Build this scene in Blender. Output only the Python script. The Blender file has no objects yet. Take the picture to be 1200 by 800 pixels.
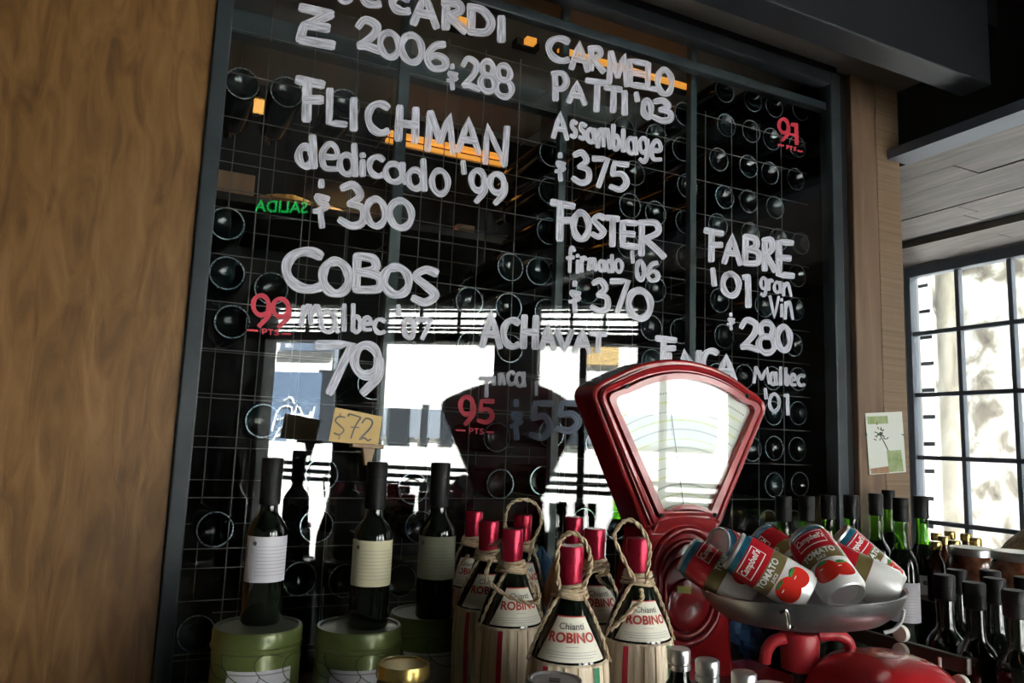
import bpy, math, random
from mathutils import Vector, Matrix
random.seed(7)
SC = bpy.context.scene
PI = math.pi

# ---------------------------------------------------------------- camera
F_PX, CAM = 880.0, Vector((0.0, -1.5, 1.5))
def cam_axes(yaw, pitch, roll):
    cy, sy, cp, sp = math.cos(yaw), math.sin(yaw), math.cos(pitch), math.sin(pitch)
    f = Vector((sy*cp, cy*cp, sp)); r = Vector((cy, -sy, 0)); u = r.cross(f)
    c, s = math.cos(roll), math.sin(roll)
    return c*r + s*u, c*u - s*r, f
CR, CU, CF = cam_axes(math.radians(25.4), math.radians(7.7), math.radians(2.17))
cam = bpy.data.objects.new('camera', bpy.data.cameras.new('camera'))
SC.collection.objects.link(cam); SC.camera = cam
cam.data.sensor_width = 36.0; cam.data.lens = F_PX/1200*36
cam.data.clip_start = 0.02; cam.data.clip_end = 200
m = Matrix((CR, CU, -CF)).transposed().to_4x4(); m.translation = CAM
cam.matrix_world = m

# ---------------------------------------------------------------- world, sun, exposure
W = bpy.data.worlds.new('sky'); SC.world = W; W.use_nodes = True
bg = W.node_tree.nodes['Background']
bg.inputs[0].default_value = (0.80, 0.90, 1.0, 1); bg.inputs[1].default_value = 1.45
def sun(direction, strength, color):
    l = bpy.data.lights.new('sun', 'SUN'); l.energy = strength; l.angle = math.radians(.6); l.color = color
    o = bpy.data.objects.new('sun', l); SC.collection.objects.link(o)
    o.rotation_euler = Vector(direction).to_track_quat('Z', 'Y').to_euler(); o.location = (0, 0, 12)
sun((0.10, 0.64, 0.76), 108.0, (.97, .97, 1.0))
SC.view_settings.view_transform = 'Standard'; SC.view_settings.look = 'None'
SC.view_settings.gamma = 1.0; SC.view_settings.use_curve_mapping = False
SC.view_settings.exposure = 0.0
SC.cycles.transparent_max_bounces = 24; SC.cycles.max_bounces = 10; SC.cycles.diffuse_bounces = 5
SC.cycles.glossy_bounces = 5; SC.cycles.use_denoising = True; SC.cycles.sample_clamp_indirect = 40.0

# ---------------------------------------------------------------- from the photograph's pixels to points of the place
def ray(px, py): return CF + CR*((px-600)/F_PX) + CU*((400-py)/F_PX)
def at_y(px, py, Y): v = ray(px, py); return CAM + v*((Y-CAM.y)/v.y)
def at_x(px, py, X): v = ray(px, py); return CAM + v*((X-CAM.x)/v.x)
def at_z(px, py, Z): v = ray(px, py); return CAM + v*((Z-CAM.z)/v.z)
def at_d(px, py, D): return CAM + ray(px, py)*D

# ---------------------------------------------------------------- materials
def mat(name, col, rough=.6, metal=0, spec=.5, coat=0, emit=None, es=0, alpha=1):
    M = bpy.data.materials.new(name); M.use_nodes = True
    b = M.node_tree.nodes['Principled BSDF']
    b.inputs['Base Color'].default_value = (*col, 1); b.inputs['Roughness'].default_value = rough
    b.inputs['Metallic'].default_value = metal; b.inputs['Specular IOR Level'].default_value = spec
    b.inputs['Coat Weight'].default_value = coat; b.inputs['Coat Roughness'].default_value = .06
    if emit: b.inputs['Emission Color'].default_value = (*emit, 1); b.inputs['Emission Strength'].default_value = es
    return M
def noisy(name, stops, scale=(1, 1, 1), nscale=5, detail=6, rough=.6, bump=0, distort=0, metal=0, coat=0, spec=.5, coord='Object', tex='noise', r2=None):
    M = mat(name, stops[0][1], rough, metal, spec, coat); t = M.node_tree; n = t.nodes; L = t.links
    tc = n.new('ShaderNodeTexCoord'); mp = n.new('ShaderNodeMapping'); mp.inputs['Scale'].default_value = scale
    L.new(tc.outputs[coord], mp.inputs[0])
    if tex == 'noise':
        x = n.new('ShaderNodeTexNoise'); x.inputs['Scale'].default_value = nscale; x.inputs['Detail'].default_value = detail
        x.inputs['Distortion'].default_value = distort; out = x.outputs[0]
    elif tex == 'voronoi':
        x = n.new('ShaderNodeTexVoronoi'); x.inputs['Scale'].default_value = nscale; out = x.outputs['Color']
    elif tex == 'wave':
        x = n.new('ShaderNodeTexWave'); x.inputs['Scale'].default_value = nscale; x.inputs['Distortion'].default_value = distort
        x.inputs['Detail'].default_value = detail; out = x.outputs['Fac']
    L.new(mp.outputs[0], x.inputs['Vector'])
    r = n.new('ShaderNodeValToRGB'); e = r.color_ramp.elements
    while len(e) < len(stops): e.new(.5)
    for q, (p, c) in zip(e, stops): q.position = p; q.color = (*c, 1)
    L.new(out, r.inputs[0]); L.new(r.outputs[0], n['Principled BSDF'].inputs['Base Color'])
    if bump:
        b = n.new('ShaderNodeBump'); b.inputs['Strength'].default_value = bump; b.inputs['Distance'].default_value = .004
        L.new(out, b.inputs['Height']); L.new(b.outputs[0], n['Principled BSDF'].inputs['Normal'])
    return M
def thin_glass(name, tint=(1, 1, 1), refl=.04, rough=0.0):
    M = bpy.data.materials.new(name); M.use_nodes = True; t = M.node_tree; n = t.nodes; L = t.links
    n.remove(n['Principled BSDF'])
    tr = n.new('ShaderNodeBsdfTransparent'); tr.inputs[0].default_value = (*tint, 1)
    gl = n.new('ShaderNodeBsdfGlossy'); gl.inputs['Roughness'].default_value = rough; gl.inputs[0].default_value = (1, 1, 1, 1)
    lw = n.new('ShaderNodeLayerWeight'); lw.inputs[0].default_value = .5
    p = n.new('ShaderNodeMath'); p.operation = 'POWER'; p.inputs[1].default_value = 5; L.new(lw.outputs['Facing'], p.inputs[0])
    a = n.new('ShaderNodeMath'); a.operation = 'MULTIPLY_ADD'; a.inputs[1].default_value = 1-refl; a.inputs[2].default_value = refl; L.new(p.outputs[0], a.inputs[0])
    mx = n.new('ShaderNodeMixShader'); L.new(a.outputs[0], mx.inputs[0]); L.new(tr.outputs[0], mx.inputs[1]); L.new(gl.outputs[0], mx.inputs[2])
    L.new(mx.outputs[0], n['Material Output'].inputs[0]); return M
def paint(name, col, lo=.45, hi=1.0):
    # brush-marked marker paint: streaks run along the stroke (UV x across, y along)
    M = mat(name, col, .55); t = M.node_tree; n = t.nodes; L = t.links
    uv = n.new('ShaderNodeUVMap'); mp = n.new('ShaderNodeMapping'); mp.inputs['Scale'].default_value = (7, 30, 1)
    L.new(uv.outputs[0], mp.inputs[0]); x = n.new('ShaderNodeTexNoise'); x.inputs['Scale'].default_value = 1; x.inputs['Detail'].default_value = 3
    L.new(mp.outputs[0], x.inputs['Vector'])
    r = n.new('ShaderNodeMapRange'); r.inputs[1].default_value = .32; r.inputs[2].default_value = .62; r.inputs[3].default_value = lo; r.inputs[4].default_value = hi
    L.new(x.outputs[0], r.inputs[0]); L.new(r.outputs[0], n['Principled BSDF'].inputs['Alpha']); return M

M = {}
M['ply'] = noisy('plywood', [(.28, (.13, .058, .015)), (.5, (.235, .112, .030)), (.74, (.32, .165, .056))], (9, 9, 2.0), 3.0, 14, .5, .35, 1.3)
M['pine'] = noisy('pillar pine', [(.3, (.14, .082, .050)), (.55, (.21, .130, .080)), (.75, (.28, .185, .115))], (9, 9, .8), 2.5, 8, .55, .35, .6)
M['pinegrain'] = noisy('pillar cut face', [(.2, (.17, .105, .058)), (.6, (.27, .18, .108))], (.3, .3, 34), 3, 4, .6, .6, .5)
M['steel'] = noisy('dark painted steel', [(.3, (.028, .036, .042)), (.7, (.055, .067, .074))], (1, 1, 1), 8, 5, .38, .05)
M['post'] = mat('grey steel post', (.065, .085, .09), .45)
M['black'] = mat('black', (.006, .006, .006), .6)
M['wire'] = mat('rack wire', (.25, .24, .225), .4, .6)
M['cellar'] = mat('cellar wall', (.016, .015, .014), .8)
M['floor'] = noisy('floor boards', [(.3, (.07, .045, .03)), (.7, (.13, .085, .055))], (1, 8, 1), 3, 5, .5)
M['ceil'] = noisy('ceiling plaster', [(.3, (.20, .175, .15)), (.7, (.27, .235, .20))], (1, 1, 1), 2, 5, .8)
M['beam'] = mat('steel beam', (.030, .034, .040), .42, .2)
M['strip'] = mat('edge strip steel', (.13, .15, .19), .4, .2)
M['plank'] = noisy('ceiling planks', [(.25, (.070, .056, .050)), (.5, (.125, .102, .092)), (.78, (.21, .185, .175))], (8, 1.1, 8), 3.4, 10, .5, .25, 1.0)
M['wallin'] = noisy('inner wall plaster', [(.3, (.20, .19, .18)), (.7, (.27, .26, .25))], (1, 1, 1), 2, 4, .8)
M['wallblk'] = mat('dark inner wall', (.13, .135, .135), .7)
M['counter'] = noisy('dark wooden worktop', [(.3, (.018, .012, .008)), (.7, (.04, .027, .018))], (1, 6, 6), 3, 5, .4)
M['frame'] = mat('window steel', (.10, .12, .15), .5)
M['glass'] = thin_glass('partition glass', (.97, .99, .985), .056)
M['pane'] = thin_glass('window glass', (.97, .99, .98), .04)
M['tint'] = thin_glass('green bottle glass', (.30, .62, .10), .05)
M['chalk'] = paint('white marker paint', (.80, .79, .88), .42, .98)
M['chalkthin'] = paint('thin white marker paint', (.72, .72, .80), .30, .85)
M['chalkblue'] = paint('bluish marker paint', (.50, .60, .82), .50, .95)
M['chalkred'] = paint('red marker paint', (.78, .05, .09), .7, 1.0)
M['bottle'] = mat('dark bottle glass', (.006, .009, .006), .06, 0, .6, .3)
M['rackglass'] = mat('rack bottle glass', (.006, .013, .014), .12, 0, .6, .2)
M['ringglint'] = noisy('bearing ring with painted glint', [(.36, (.05, .065, .075)), (.60, (.52, .58, .62))], (1, 1, 1), 300, 2, .16, 0, 0, .35)  # pale tones paint the window light caught by the base ring
M['capblk'] = mat('black bottle capsule', (.008, .0075, .008), .5, 0, .25)
M['capred'] = mat('crimson bottle capsule', (.42, .012, .045), .26, .55)
M['lab_w'] = mat('white label', (.68, .66, .72), .6)
M['lab_c'] = mat('cream label', (.66, .61, .40), .6)
M['lab_o'] = mat('olive label', (.27, .28, .19), .6)
M['lab_f'] = mat('flask label', (.74, .71, .60), .55)
M['ink'] = mat('label ink', (.12, .11, .10), .6)
M['inkgrey'] = mat('grey label ink', (.36, .34, .34), .6)
M['inkred'] = mat('red label ink', (.42, .03, .02), .5)
M['green'] = noisy('green tin', [(.3, (.085, .115, .03)), (.6, (.155, .190, .055)), (.8, (.115, .17, .085))], (1, 1, 2), 9, 3, .35, 0, .4, .25, .3)
M['tinlid'] = mat('brushed tin lid', (.26, .27, .20), .3, .7)
M['vine'] = mat('dark vine print', (.03, .06, .02), .5)
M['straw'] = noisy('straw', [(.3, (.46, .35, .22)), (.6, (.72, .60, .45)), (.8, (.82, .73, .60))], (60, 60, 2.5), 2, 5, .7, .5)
M['strawdk'] = noisy('shaded straw', [(.3, (.33, .20, .09)), (.7, (.52, .36, .19))], (50, 50, 2), 2, 5, .7, .4)  # browner straw for the fully wrapped flask and the stitching
M['raffia'] = noisy('raffia cord', [(.3, (.36, .25, .14)), (.7, (.66, .53, .37))], (1, 1, 1), 160, 3, .8, .5)
M['ribgreen'] = mat('green ribbon', (.01, .20, .085), .4)
M['ribred'] = mat('red ribbon', (.55, .02, .05), .4)
M['red'] = noisy('red enamel', [(.3, (.30, .006, .010)), (.7, (.40, .012, .016))], (1, 1, 1), 6, 4, .26, .02, 0, 0, .5)
M['redmatte'] = mat('dull red enamel', (.36, .012, .022), .42)
M['dial'] = mat('white dial', (.82, .81, .76), .5)
M['dialy'] = mat('yellow dial print', (.62, .60, .12), .5)
M['dialg'] = mat('grey dial print', (.33, .33, .33), .5)
M['alu'] = noisy('dull aluminium', [(.3, (.34, .34, .34)), (.7, (.50, .50, .50))], (1, 1, 1), 30, 4, .28, .05, 0, .9)
M['chrome'] = mat('chrome', (.7, .7, .7), .12, 1)
M['silver'] = mat('silver cap', (.72, .72, .74), .28, .85)
M['darkbar'] = mat('dark steel bar', (.07, .06, .05), .35, .6)
M['ivory'] = mat('ivory plastic', (.68, .64, .56), .5)
M['canred'] = mat('red can print', (.50, .015, .025), .25, .1, .5, .4)
M['canwhite'] = mat('white can print', (.74, .73, .72), .25, .1, .5, .4)
M['canblue'] = mat('blue can rim', (.03, .20, .32), .25, .3, .5, .4)
M['cangold'] = mat('brown gold can band', (.20, .16, .06), .3, .3, .5, .3)
M['tomato'] = mat('tomato print', (.66, .03, .02), .25, 0, .5, .4)
M['leaf'] = mat('leaf print', (.05, .22, .05), .3)
M['white'] = mat('white print', (.82, .82, .82), .4)
M['card'] = noisy('kraft card', [(.3, (.60, .41, .16)), (.7, (.68, .48, .20))], (1, 1, 1), 20, 3, .7)
M['clipwood'] = noisy('clip wood', [(.3, (.25, .15, .08)), (.7, (.42, .28, .16))], (1, 1, 1), 30, 3, .5)
M['gold'] = mat('gold lid', (.62, .46, .14), .25, .85)
M['jarfill'] = mat('dark jar contents', (.05, .014, .008), .12, 0, .5, .6)
M['jam'] = noisy('brown preserve', [(.3, (.08, .025, .012)), (.7, (.20, .08, .04))], (1, 1, 1), 60, 3, .15, 0, 0, 0, .6)
M['bluebag'] = mat('blue plastic wrap', (.09, .22, .46), .15, 0, .6, .5)
M['basket'] = noisy('wicker', [(.3, (.16, .085, .04)), (.7, (.40, .25, .13))], (60, 60, 60), 1.2, 3, .6, .5)
M['paper'] = mat('leaflet paper', (.74, .76, .70), .6)
M['papergreen'] = noisy('leaflet green', [(.3, (.22, .32, .10)), (.7, (.42, .48, .26))], (1, 1, 1), 40, 3, .6)
M['meat'] = noisy('cured meat', [(.3, (.20, .075, .04)), (.6, (.42, .21, .12)), (.8, (.55, .36, .20))], (1, 1, 1), 14, 5, .5)
M['bread'] = noisy('upper part', [(.3, (.42, .24, .06)), (.7, (.68, .47, .14))], (1, 1, 1), 25, 4, .6)  # yellow for the upper part of the food lumps
M['board'] = noisy('board wood', [(.3, (.28, .15, .08)), (.7, (.45, .27, .16))], (10, 10, 1), 3, 4, .6)
M['amber'] = mat('amber lamp', (.9, .5, .12), .5, 0, .5, 0, (1.0, .38, .05), .8)
M['lampglow'] = mat('lamp glow', (.9, .6, .3), .5, 0, .5, 0, (1.0, .50, .12), 9.0)
M['exit'] = mat('exit letters', (.05, .7, .2), .5, 0, .5, 0, (.02, 1.0, .16), 3.2)
M['exitbox'] = mat('exit box', (.02, .025, .02), .5)
M['bark'] = noisy('plane tree bark', [(.34, (.10, .085, .075)), (.45, (.24, .22, .18)), (.52, (.45, .44, .41)), (.62, (.60, .60, .585))], (1, 1, .75), 6.0, 10, .8, .3, .6)
M['barktan'] = noisy('tan bark', [(.3, (.16, .14, .11)), (.5, (.33, .30, .24)), (.7, (.46, .43, .36))], (1, 1, .5), 7, 8, .8, .3, .6)
M['fence'] = mat('white painted boards', (.80, .80, .80), .7)
M['leafgreen'] = mat('foliage', (.18, .30, .06), .6)
M['facade'] = mat('sunlit plaster', (.80, .78, .73), .8)
M['facadegrey'] = mat('grey facade', (.24, .27, .31), .7)
M['shutter'] = mat('blue grey shutter', (.13, .18, .26), .5)
M['shutdark'] = mat('dark opening', (.03, .035, .04), .5)
M['signboard'] = mat('grey blue sign', (.16, .20, .27), .5)
M['pavement'] = noisy('pavement', [(.3, (.40, .39, .37)), (.7, (.52, .51, .49))], (1, 1, 1), 3, 4, .8)
M['tan'] = mat('tan facade', (.50, .34, .14), .8)
M['rail'] = mat('teal rail', (.05, .085, .095), .4)

# ---------------------------------------------------------------- mesh builder
COL = SC.collection
class MB:
    def __init__(s, *mats): s.v, s.f, s.m, s.uv, s.mats = [], [], [], {}, list(mats)
    def face(s, idx, mi=0): s.f.append(tuple(idx)); s.m.append(mi)
    def poly(s, pts, mi=0):
        b = len(s.v); s.v += [Vector(p) for p in pts]; s.face(range(b, b+len(pts)), mi); return s
    def hexa(s, p, mi=0):      # 8 corners: bottom ring 0-3, top ring 4-7
        b = len(s.v); s.v += [Vector(q) for q in p]
        for q in ((3, 2, 1, 0), (4, 5, 6, 7), (0, 1, 5, 4), (1, 2, 6, 5), (2, 3, 7, 6), (3, 0, 4, 7)): s.face([b+i for i in q], mi)
        return s
    def box(s, a, b, mi=0):
        x0, y0, z0 = [min(p, q) for p, q in zip(a, b)]; x1, y1, z1 = [max(p, q) for p, q in zip(a, b)]
        return s.hexa([(x0, y0, z0), (x1, y0, z0), (x1, y1, z0), (x0, y1, z0), (x0, y0, z1), (x1, y0, z1), (x1, y1, z1), (x0, y1, z1)], mi)
    def obox(s, c, ax, ay, az, mi=0):
        c, ax, ay, az = map(Vector, (c, ax, ay, az))
        return s.hexa([c-ax-ay-az, c+ax-ay-az, c+ax+ay-az, c-ax+ay-az, c-ax-ay+az, c+ax-ay+az, c+ax+ay+az, c-ax+ay+az], mi)
    def lathe(s, prof, seg=32, mf=None, frame=None, mod=None):
        # prof: (r, z) from the bottom up; mf(i) gives the material of band i; frame = 4x4 placing the axis
        rings = []
        for i, (r, z) in enumerate(prof):
            ring = []
            if r < 1e-6:
                s.v.append(Vector((0, 0, z)) if frame is None else frame @ Vector((0, 0, z))); ring = [len(s.v)-1]*seg
            else:
                for k in range(seg):
                    a = 2*PI*k/seg; rr = r*(mod(a, z) if mod else 1)
                    p = Vector((rr*math.cos(a), rr*math.sin(a), z))
                    s.v.append(p if frame is None else frame @ p); ring.append(len(s.v)-1)
            rings.append(ring)
        for i in range(len(prof)-1):
            for k in range(seg):
                a, b, c, d = rings[i][k], rings[i][(k+1) % seg], rings[i+1][(k+1) % seg], rings[i+1][k]
                q = []
                for j in (a, b, c, d):
                    if j not in q: q.append(j)
                if len(q) > 2: s.face(q, mf(i) if mf else 0)
        return s
    def tube(s, pts, r, seg=8, mi=0, closed=False, cap=True):
        pts = [Vector(p) for p in pts]; n = len(pts); rs = r if isinstance(r, (list, tuple)) else [r]*n
        rings = []; up = None
        for i in range(n):
            a = pts[i-1] if (i or closed) else pts[0]; b = pts[(i+1) % n] if (i < n-1 or closed) else pts[-1]
            t = (b-a).normalized()
            if up is None: up = t.orthogonal().normalized()
            up = (up - t*up.dot(t)); up = up.normalized() if up.length > 1e-6 else t.orthogonal().normalized()
            w = t.cross(up)
            ring = []
            for k in range(seg):
                q = 2*PI*k/seg; s.v.append(pts[i] + (up*math.cos(q) + w*math.sin(q))*rs[i]); ring.append(len(s.v)-1)
            rings.append(ring)
        for i in range(n if closed else n-1):
            A, B = rings[i], rings[(i+1) % n]
            for k in range(seg): s.face((A[k], A[(k+1) % seg], B[(k+1) % seg], B[k]), mi)
        if cap and not closed: s.face(rings[0][::-1], mi); s.face(rings[-1], mi)
        return s
    def prism(s, poly, frame, depth, mi=0, ms=None):   # poly (x, y) in frame's xy, from 0 to depth along frame's z
        n = len(poly); b = len(s.v)
        s.v += [frame @ Vector((x, y, 0)) for x, y in poly] + [frame @ Vector((x, y, depth)) for x, y in poly]
        s.face([b+i for i in range(n)][::-1], mi); s.face([b+n+i for i in range(n)], mi)
        for i in range(n): s.face((b+i, b+(i+1) % n, b+n+(i+1) % n, b+n+i), mi if ms is None else ms)
        return s
    def ringprism(s, A, B, frame, z0, z1, mi=0):       # frame-shaped solid between two outlines of the same count
        n = len(A); b = len(s.v)
        for P, z in ((A, z0), (A, z1), (B, z1), (B, z0)): s.v += [frame @ Vector((x, y, z)) for x, y in P]
        for i in range(n):
            j = (i+1) % n
            for k in range(4): l = (k+1) % 4; s.face((b+k*n+i, b+k*n+j, b+l*n+j, b+l*n+i), mi)
        return s
    def build(s, name, parent=None, smooth=True, angle=38):
        me = bpy.data.meshes.new(name); me.from_pydata([tuple(v) for v in s.v], [], s.f)
        for q in s.mats: me.materials.append(M[q] if isinstance(q, str) else q)
        me.polygons.foreach_set('material_index', s.m)
        if s.uv:
            l = me.uv_layers.new(name='UVMap')
            for p in me.polygons:
                for li in p.loop_indices: l.data[li].uv = s.uv.get(me.loops[li].vertex_index, (0, 0))
        me.validate(); me.update()
        if smooth:
            me.polygons.foreach_set('use_smooth', [True]*len(me.polygons)); me.set_sharp_from_angle(angle=math.radians(angle))
        o = bpy.data.objects.new(name, me); COL.objects.link(o)
        if parent is not None: o.parent = parent
        return o
def bev(o, w=.003, seg=2):
    b = o.modifiers.new('edge', 'BEVEL'); b.width = w; b.segments = seg; b.limit_method = 'ANGLE'; b.angle_limit = math.radians(40); return o
def tag(o, label, cat, group=None, kind=None):
    o['label'] = label; o['category'] = cat
    if group: o['group'] = group
    if kind: o['kind'] = kind
    return o
def struct(o, label=None, cat=None):
    o['kind'] = 'structure'
    if label: o['label'] = label; o['category'] = cat
    return o
def thing(name, label, cat, loc=(0, 0, 0), rot=0, group=None):
    o = bpy.data.objects.new(name, None); COL.objects.link(o); o.empty_display_size = .05
    o.location = loc; o.rotation_euler = (0, 0, rot); return tag(o, label, cat, group)
def plabel(o, text): o['label'] = text; return o
def dup(root, loc, rot=None, label=None):
    r = root.copy(); COL.objects.link(r); r.location = loc
    if rot is not None: r.rotation_euler = (0, 0, rot)
    if label: r['label'] = label
    for ch in list(root.children):
        c = ch.copy(); COL.objects.link(c); c.parent = r
        for g in list(ch.children):
            d = g.copy(); COL.objects.link(d); d.parent = c
    return r
def face_cam(p):    # rotation about Z that turns a local -Y front towards the camera's place
    d = Vector((CAM.x-p[0], CAM.y-p[1])); return math.atan2(d.x, -d.y)
def crom(P, n=6, closed=False):
    P = [Vector(p) for p in P]; out = []; N = len(P)
    for i in range(N if closed else N-1):
        if closed: a, b, c, d = P[i-1], P[i], P[(i+1) % N], P[(i+2) % N]
        else: a, b, c, d = P[max(i-1, 0)], P[i], P[i+1], P[min(i+2, N-1)]
        for k in range(n):
            t = k/n; out.append(.5*((2*b) + (c-a)*t + (2*a-5*b+4*c-d)*t*t + (3*b-a-3*c+d)*t**3))
    if not closed: out.append(P[-1])
    return out
def rfun(prof):     # radius of a lathe profile at height z (outer side)
    def f(z):
        for (r0, z0), (r1, z1) in zip(prof, prof[1:]):
            if z1 > z0 and z0 <= z <= z1: return r0 + (r1-r0)*(z-z0)/(z1-z0)
        return prof[-1][0]
    return f
def wrap_patch(mb, R, z0, z1, a0, a1, off=.0006, mi=0, nz=6, na=20, edge=None):
    # a patch hugging a lathe; angles from local -Y, positive to the viewer's right; edge(t) scales the half-angle at height t
    b = len(mb.v)
    for i in range(nz+1):
        t = i/nz; z = z0+(z1-z0)*t; e = edge(t) if edge else 1; c = (a0+a1)/2
        for k in range(na+1):
            a = c + (a0-c + (a1-a0)*k/na)*e; r = R(z)+off
            mb.v.append(Vector((r*math.sin(a), -r*math.cos(a), z)))
    for i in range(nz):
        for k in range(na):
            p = b+i*(na+1)+k; mb.face((p, p+1, p+na+2, p+na+1), mi)
    return mb
_txt = {}
def text_mesh(s, bold=0.0):
    key = (s, bold)
    if key not in _txt:
        c = bpy.data.curves.new('t', 'FONT'); c.body = s; c.align_x = 'CENTER'; c.align_y = 'CENTER'; c.size = 1; c.resolution_u = 3; c.offset = bold
        o = bpy.data.objects.new('t', c); COL.objects.link(o); dg = bpy.context.evaluated_depsgraph_get(); dg.update()
        me = o.evaluated_get(dg).to_mesh()
        V = [v.co.copy() for v in me.vertices]; Fc = [tuple(p.vertices) for p in me.polygons]
        o.evaluated_get(dg).to_mesh_clear(); bpy.data.objects.remove(o); bpy.data.curves.remove(c); _txt[key] = (V, Fc)
    return _txt[key]
def text_on(mb, s, fn, h, wx=1.0, mi=0, bold=0.0, shear=0):   # fn(u, v) in metres -> point
    V, Fc = text_mesh(s, bold); b = len(mb.v)
    for p in V: mb.v.append(Vector(fn((p.x+shear*p.y)*h*wx, p.y*h)))
    for q in Fc: mb.face([b+i for i in q], mi)
    return mb
def text_wrap(mb, s, R, zc, ac, h, off=.0012, mi=0, wx=1.0, bold=0.0, shear=0):
    def fn(u, v):
        z = zc+v; r = R(z)+off; a = ac+u/R(zc); return (r*math.sin(a), -r*math.cos(a), z)
    return text_on(mb, s, fn, h, wx, mi, bold, shear)
# ================================================================ THE ROOM
RL = [(-2.8, -6.05), (3.3, -1.56)]       # the wall behind the camera runs askew between these corners
def slab(mt, x0, x1, y1, z0, z1):        # a slab from the line y1 back to that askew wall
    f = lambda x: RL[0][1]+(RL[1][1]-RL[0][1])*(x-RL[0][0])/(RL[1][0]-RL[0][0])
    return MB(mt).prism([(x0, f(x0)), (x1, f(x1)), (x1, y1), (x0, y1)], Matrix.Translation((0, 0, z0)), z1-z0)
b = slab('floor', -2.8, 3.3, 1.1, -.06, 0).build('floor', smooth=False); struct(b)
b = MB('ply').box((-2.7, 0, 0), (.043, .06, 2.645)).build('wall_back', smooth=False); struct(b, 'brown plywood wall panel left of the glass wine cellar', 'wall')
b = MB('wallin').box((-2.8, -6.0, 0), (-2.7, 1.1, 3.0)).build('wall_left', smooth=False); struct(b)
b = MB('cellar').box((-.02, 1.0, 0), (1.9, 1.06, 2.645)).build('wall_cellar_back', smooth=False); struct(b)
b = MB('cellar').box((.0, .061, 0), (.045, 1.0, 2.645)).build('wall_cellar_left', smooth=False); struct(b)
b = MB('black').box((1.748, .02, 0), (1.806, 1.0, 2.645)).build('wall_cellar_right', smooth=False); struct(b)
b = MB('wallin').box((1.9, 1.0, 0), (3.3, 1.06, 2.46)).build('wall_nook', smooth=False); struct(b)
b = MB('ceil').box((-2.7, -.243, 2.645), (2.04, 1.06, 2.70)).build('ceiling', smooth=False); struct(b, 'brown grey ceiling strip above the glass wine cellar', 'ceiling')
b = slab('black', -2.8, 3.3, -.30, 3.0, 3.12).build('ceiling_main', smooth=False); struct(b)
b = slab('black', 2.041, 3.3, 1.06, 2.46, 2.999).build('ceiling_bulkhead', smooth=False); struct(b)
b = MB('black').box((-2.8, -.30, 2.70), (2.04, 1.1, 3.12)).build('ceiling_roof', smooth=False); struct(b)
mb = MB('plank', 'black')                       # plank ceiling over the window side, boards running along the wall
xs = [2.041, 2.17, 2.30, 2.42, 2.54, 2.66, 2.775]
for i in range(len(xs)-1):
    y = 1.0
    while y > -1.55:
        L = random.uniform(.5, 1.1); mb.box((xs[i]+.001, max(y-L, -1.55)+.001, 2.402+random.uniform(0, .004)), (xs[i+1]-.001, y-.001, 2.46)); y -= L
mb.box((2.775, -1.55, 2.43), (2.893, 1.0, 2.46), 1)
for a, c in ((2.893, 3.0), (3.0, 3.1), (3.1, 3.2)):
    y = 1.0
    while y > -1.55:
        L = random.uniform(.6, 1.2); mb.box((a+.001, max(y-L, -1.55)+.001, 2.402+random.uniform(0, .004)), (c-.001, y-.001, 2.46)); y -= L
o = mb.build('ceiling_planks', smooth=False); struct(o, 'weathered grey brown plank ceiling above the window', 'ceiling')
o = MB('strip').box((1.955, -2.5, 2.40), (2.04, -.003, 2.43)).build('trim_1', smooth=False); struct(o, 'blue grey steel edge strip along the plank ceiling', 'trim')
o = bev(MB('beam').box((-2.7, -.325, 2.50), (1.954, -.243, 2.999)).build('ceiling_beam', smooth=False), .004); struct(o, 'dark steel beam under the ceiling in front of the glass cellar', 'beam')
# timber pillar of two boards
root = thing('pillar', 'timber pillar of two boards right of the glass wine cellar', 'pillar', (1.911, .10, 0)); struct(root)
bev(MB('pine').box((-.104, -.10, 0), (.0, .10, 2.644)).build('board', root, smooth=False), .004)
bev(MB('pinegrain').box((.001, -.10, 0), (.104, .10, 2.644)).build('board', root, smooth=False), .004)

# side wall with the steel window
root = MB('wallin'); root.box((3.2, -1.6, 0), (3.3, 1.06, .93)); root.box((3.2, .88, .93), (3.3, 1.06, 2.46)); root.box((3.2, -1.6, .93), (3.3, -1.02, 3.0)); root.box((3.2, -1.6, 2.40), (3.3, 1.06, 3.0))
struct(root.build('wall_right', smooth=False))
win = thing('window_1', 'steel framed window of small panes onto the bright yard', 'window', (3.22, 0, 0)); struct(win)
mb = MB('frame'); ys = [.862-.231*i for i in range(9)]; zs = [.93+.2875*i for i in range(6)]; zs[-1] = 2.368
mb.box((-.02, ys[-1]-.03, 2.352), (.03, .88, 2.40)); mb.box((-.02, ys[-1], .93), (.03, .88, .955)); mb.box((-.02, .852, .955), (.03, .88, 2.352)); mb.box((-.02, ys[-1]-.03, .93), (.03, ys[-1], 2.352))
o = bev(mb.build('window_frame', win, smooth=False), .003)
mb = MB('frame')
for y in ys[1:-1]: mb.box((-.008, y-.010, .955), (.02, y+.010, 2.352))
for z in zs[1:-1]: mb.box((-.010, ys[-1], z-.010), (.018, .852, z+.010))
bev(mb.build('muntins', win, smooth=False), .002)
MB('pane').box((.004, ys[-1], .95), (.008, .855, 2.36)).build('pane', win, smooth=False)
o = MB('frame').box((3.02, -1.1, .90), (3.199, .99, .93)).build('window_sill', smooth=False); struct(o)
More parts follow.
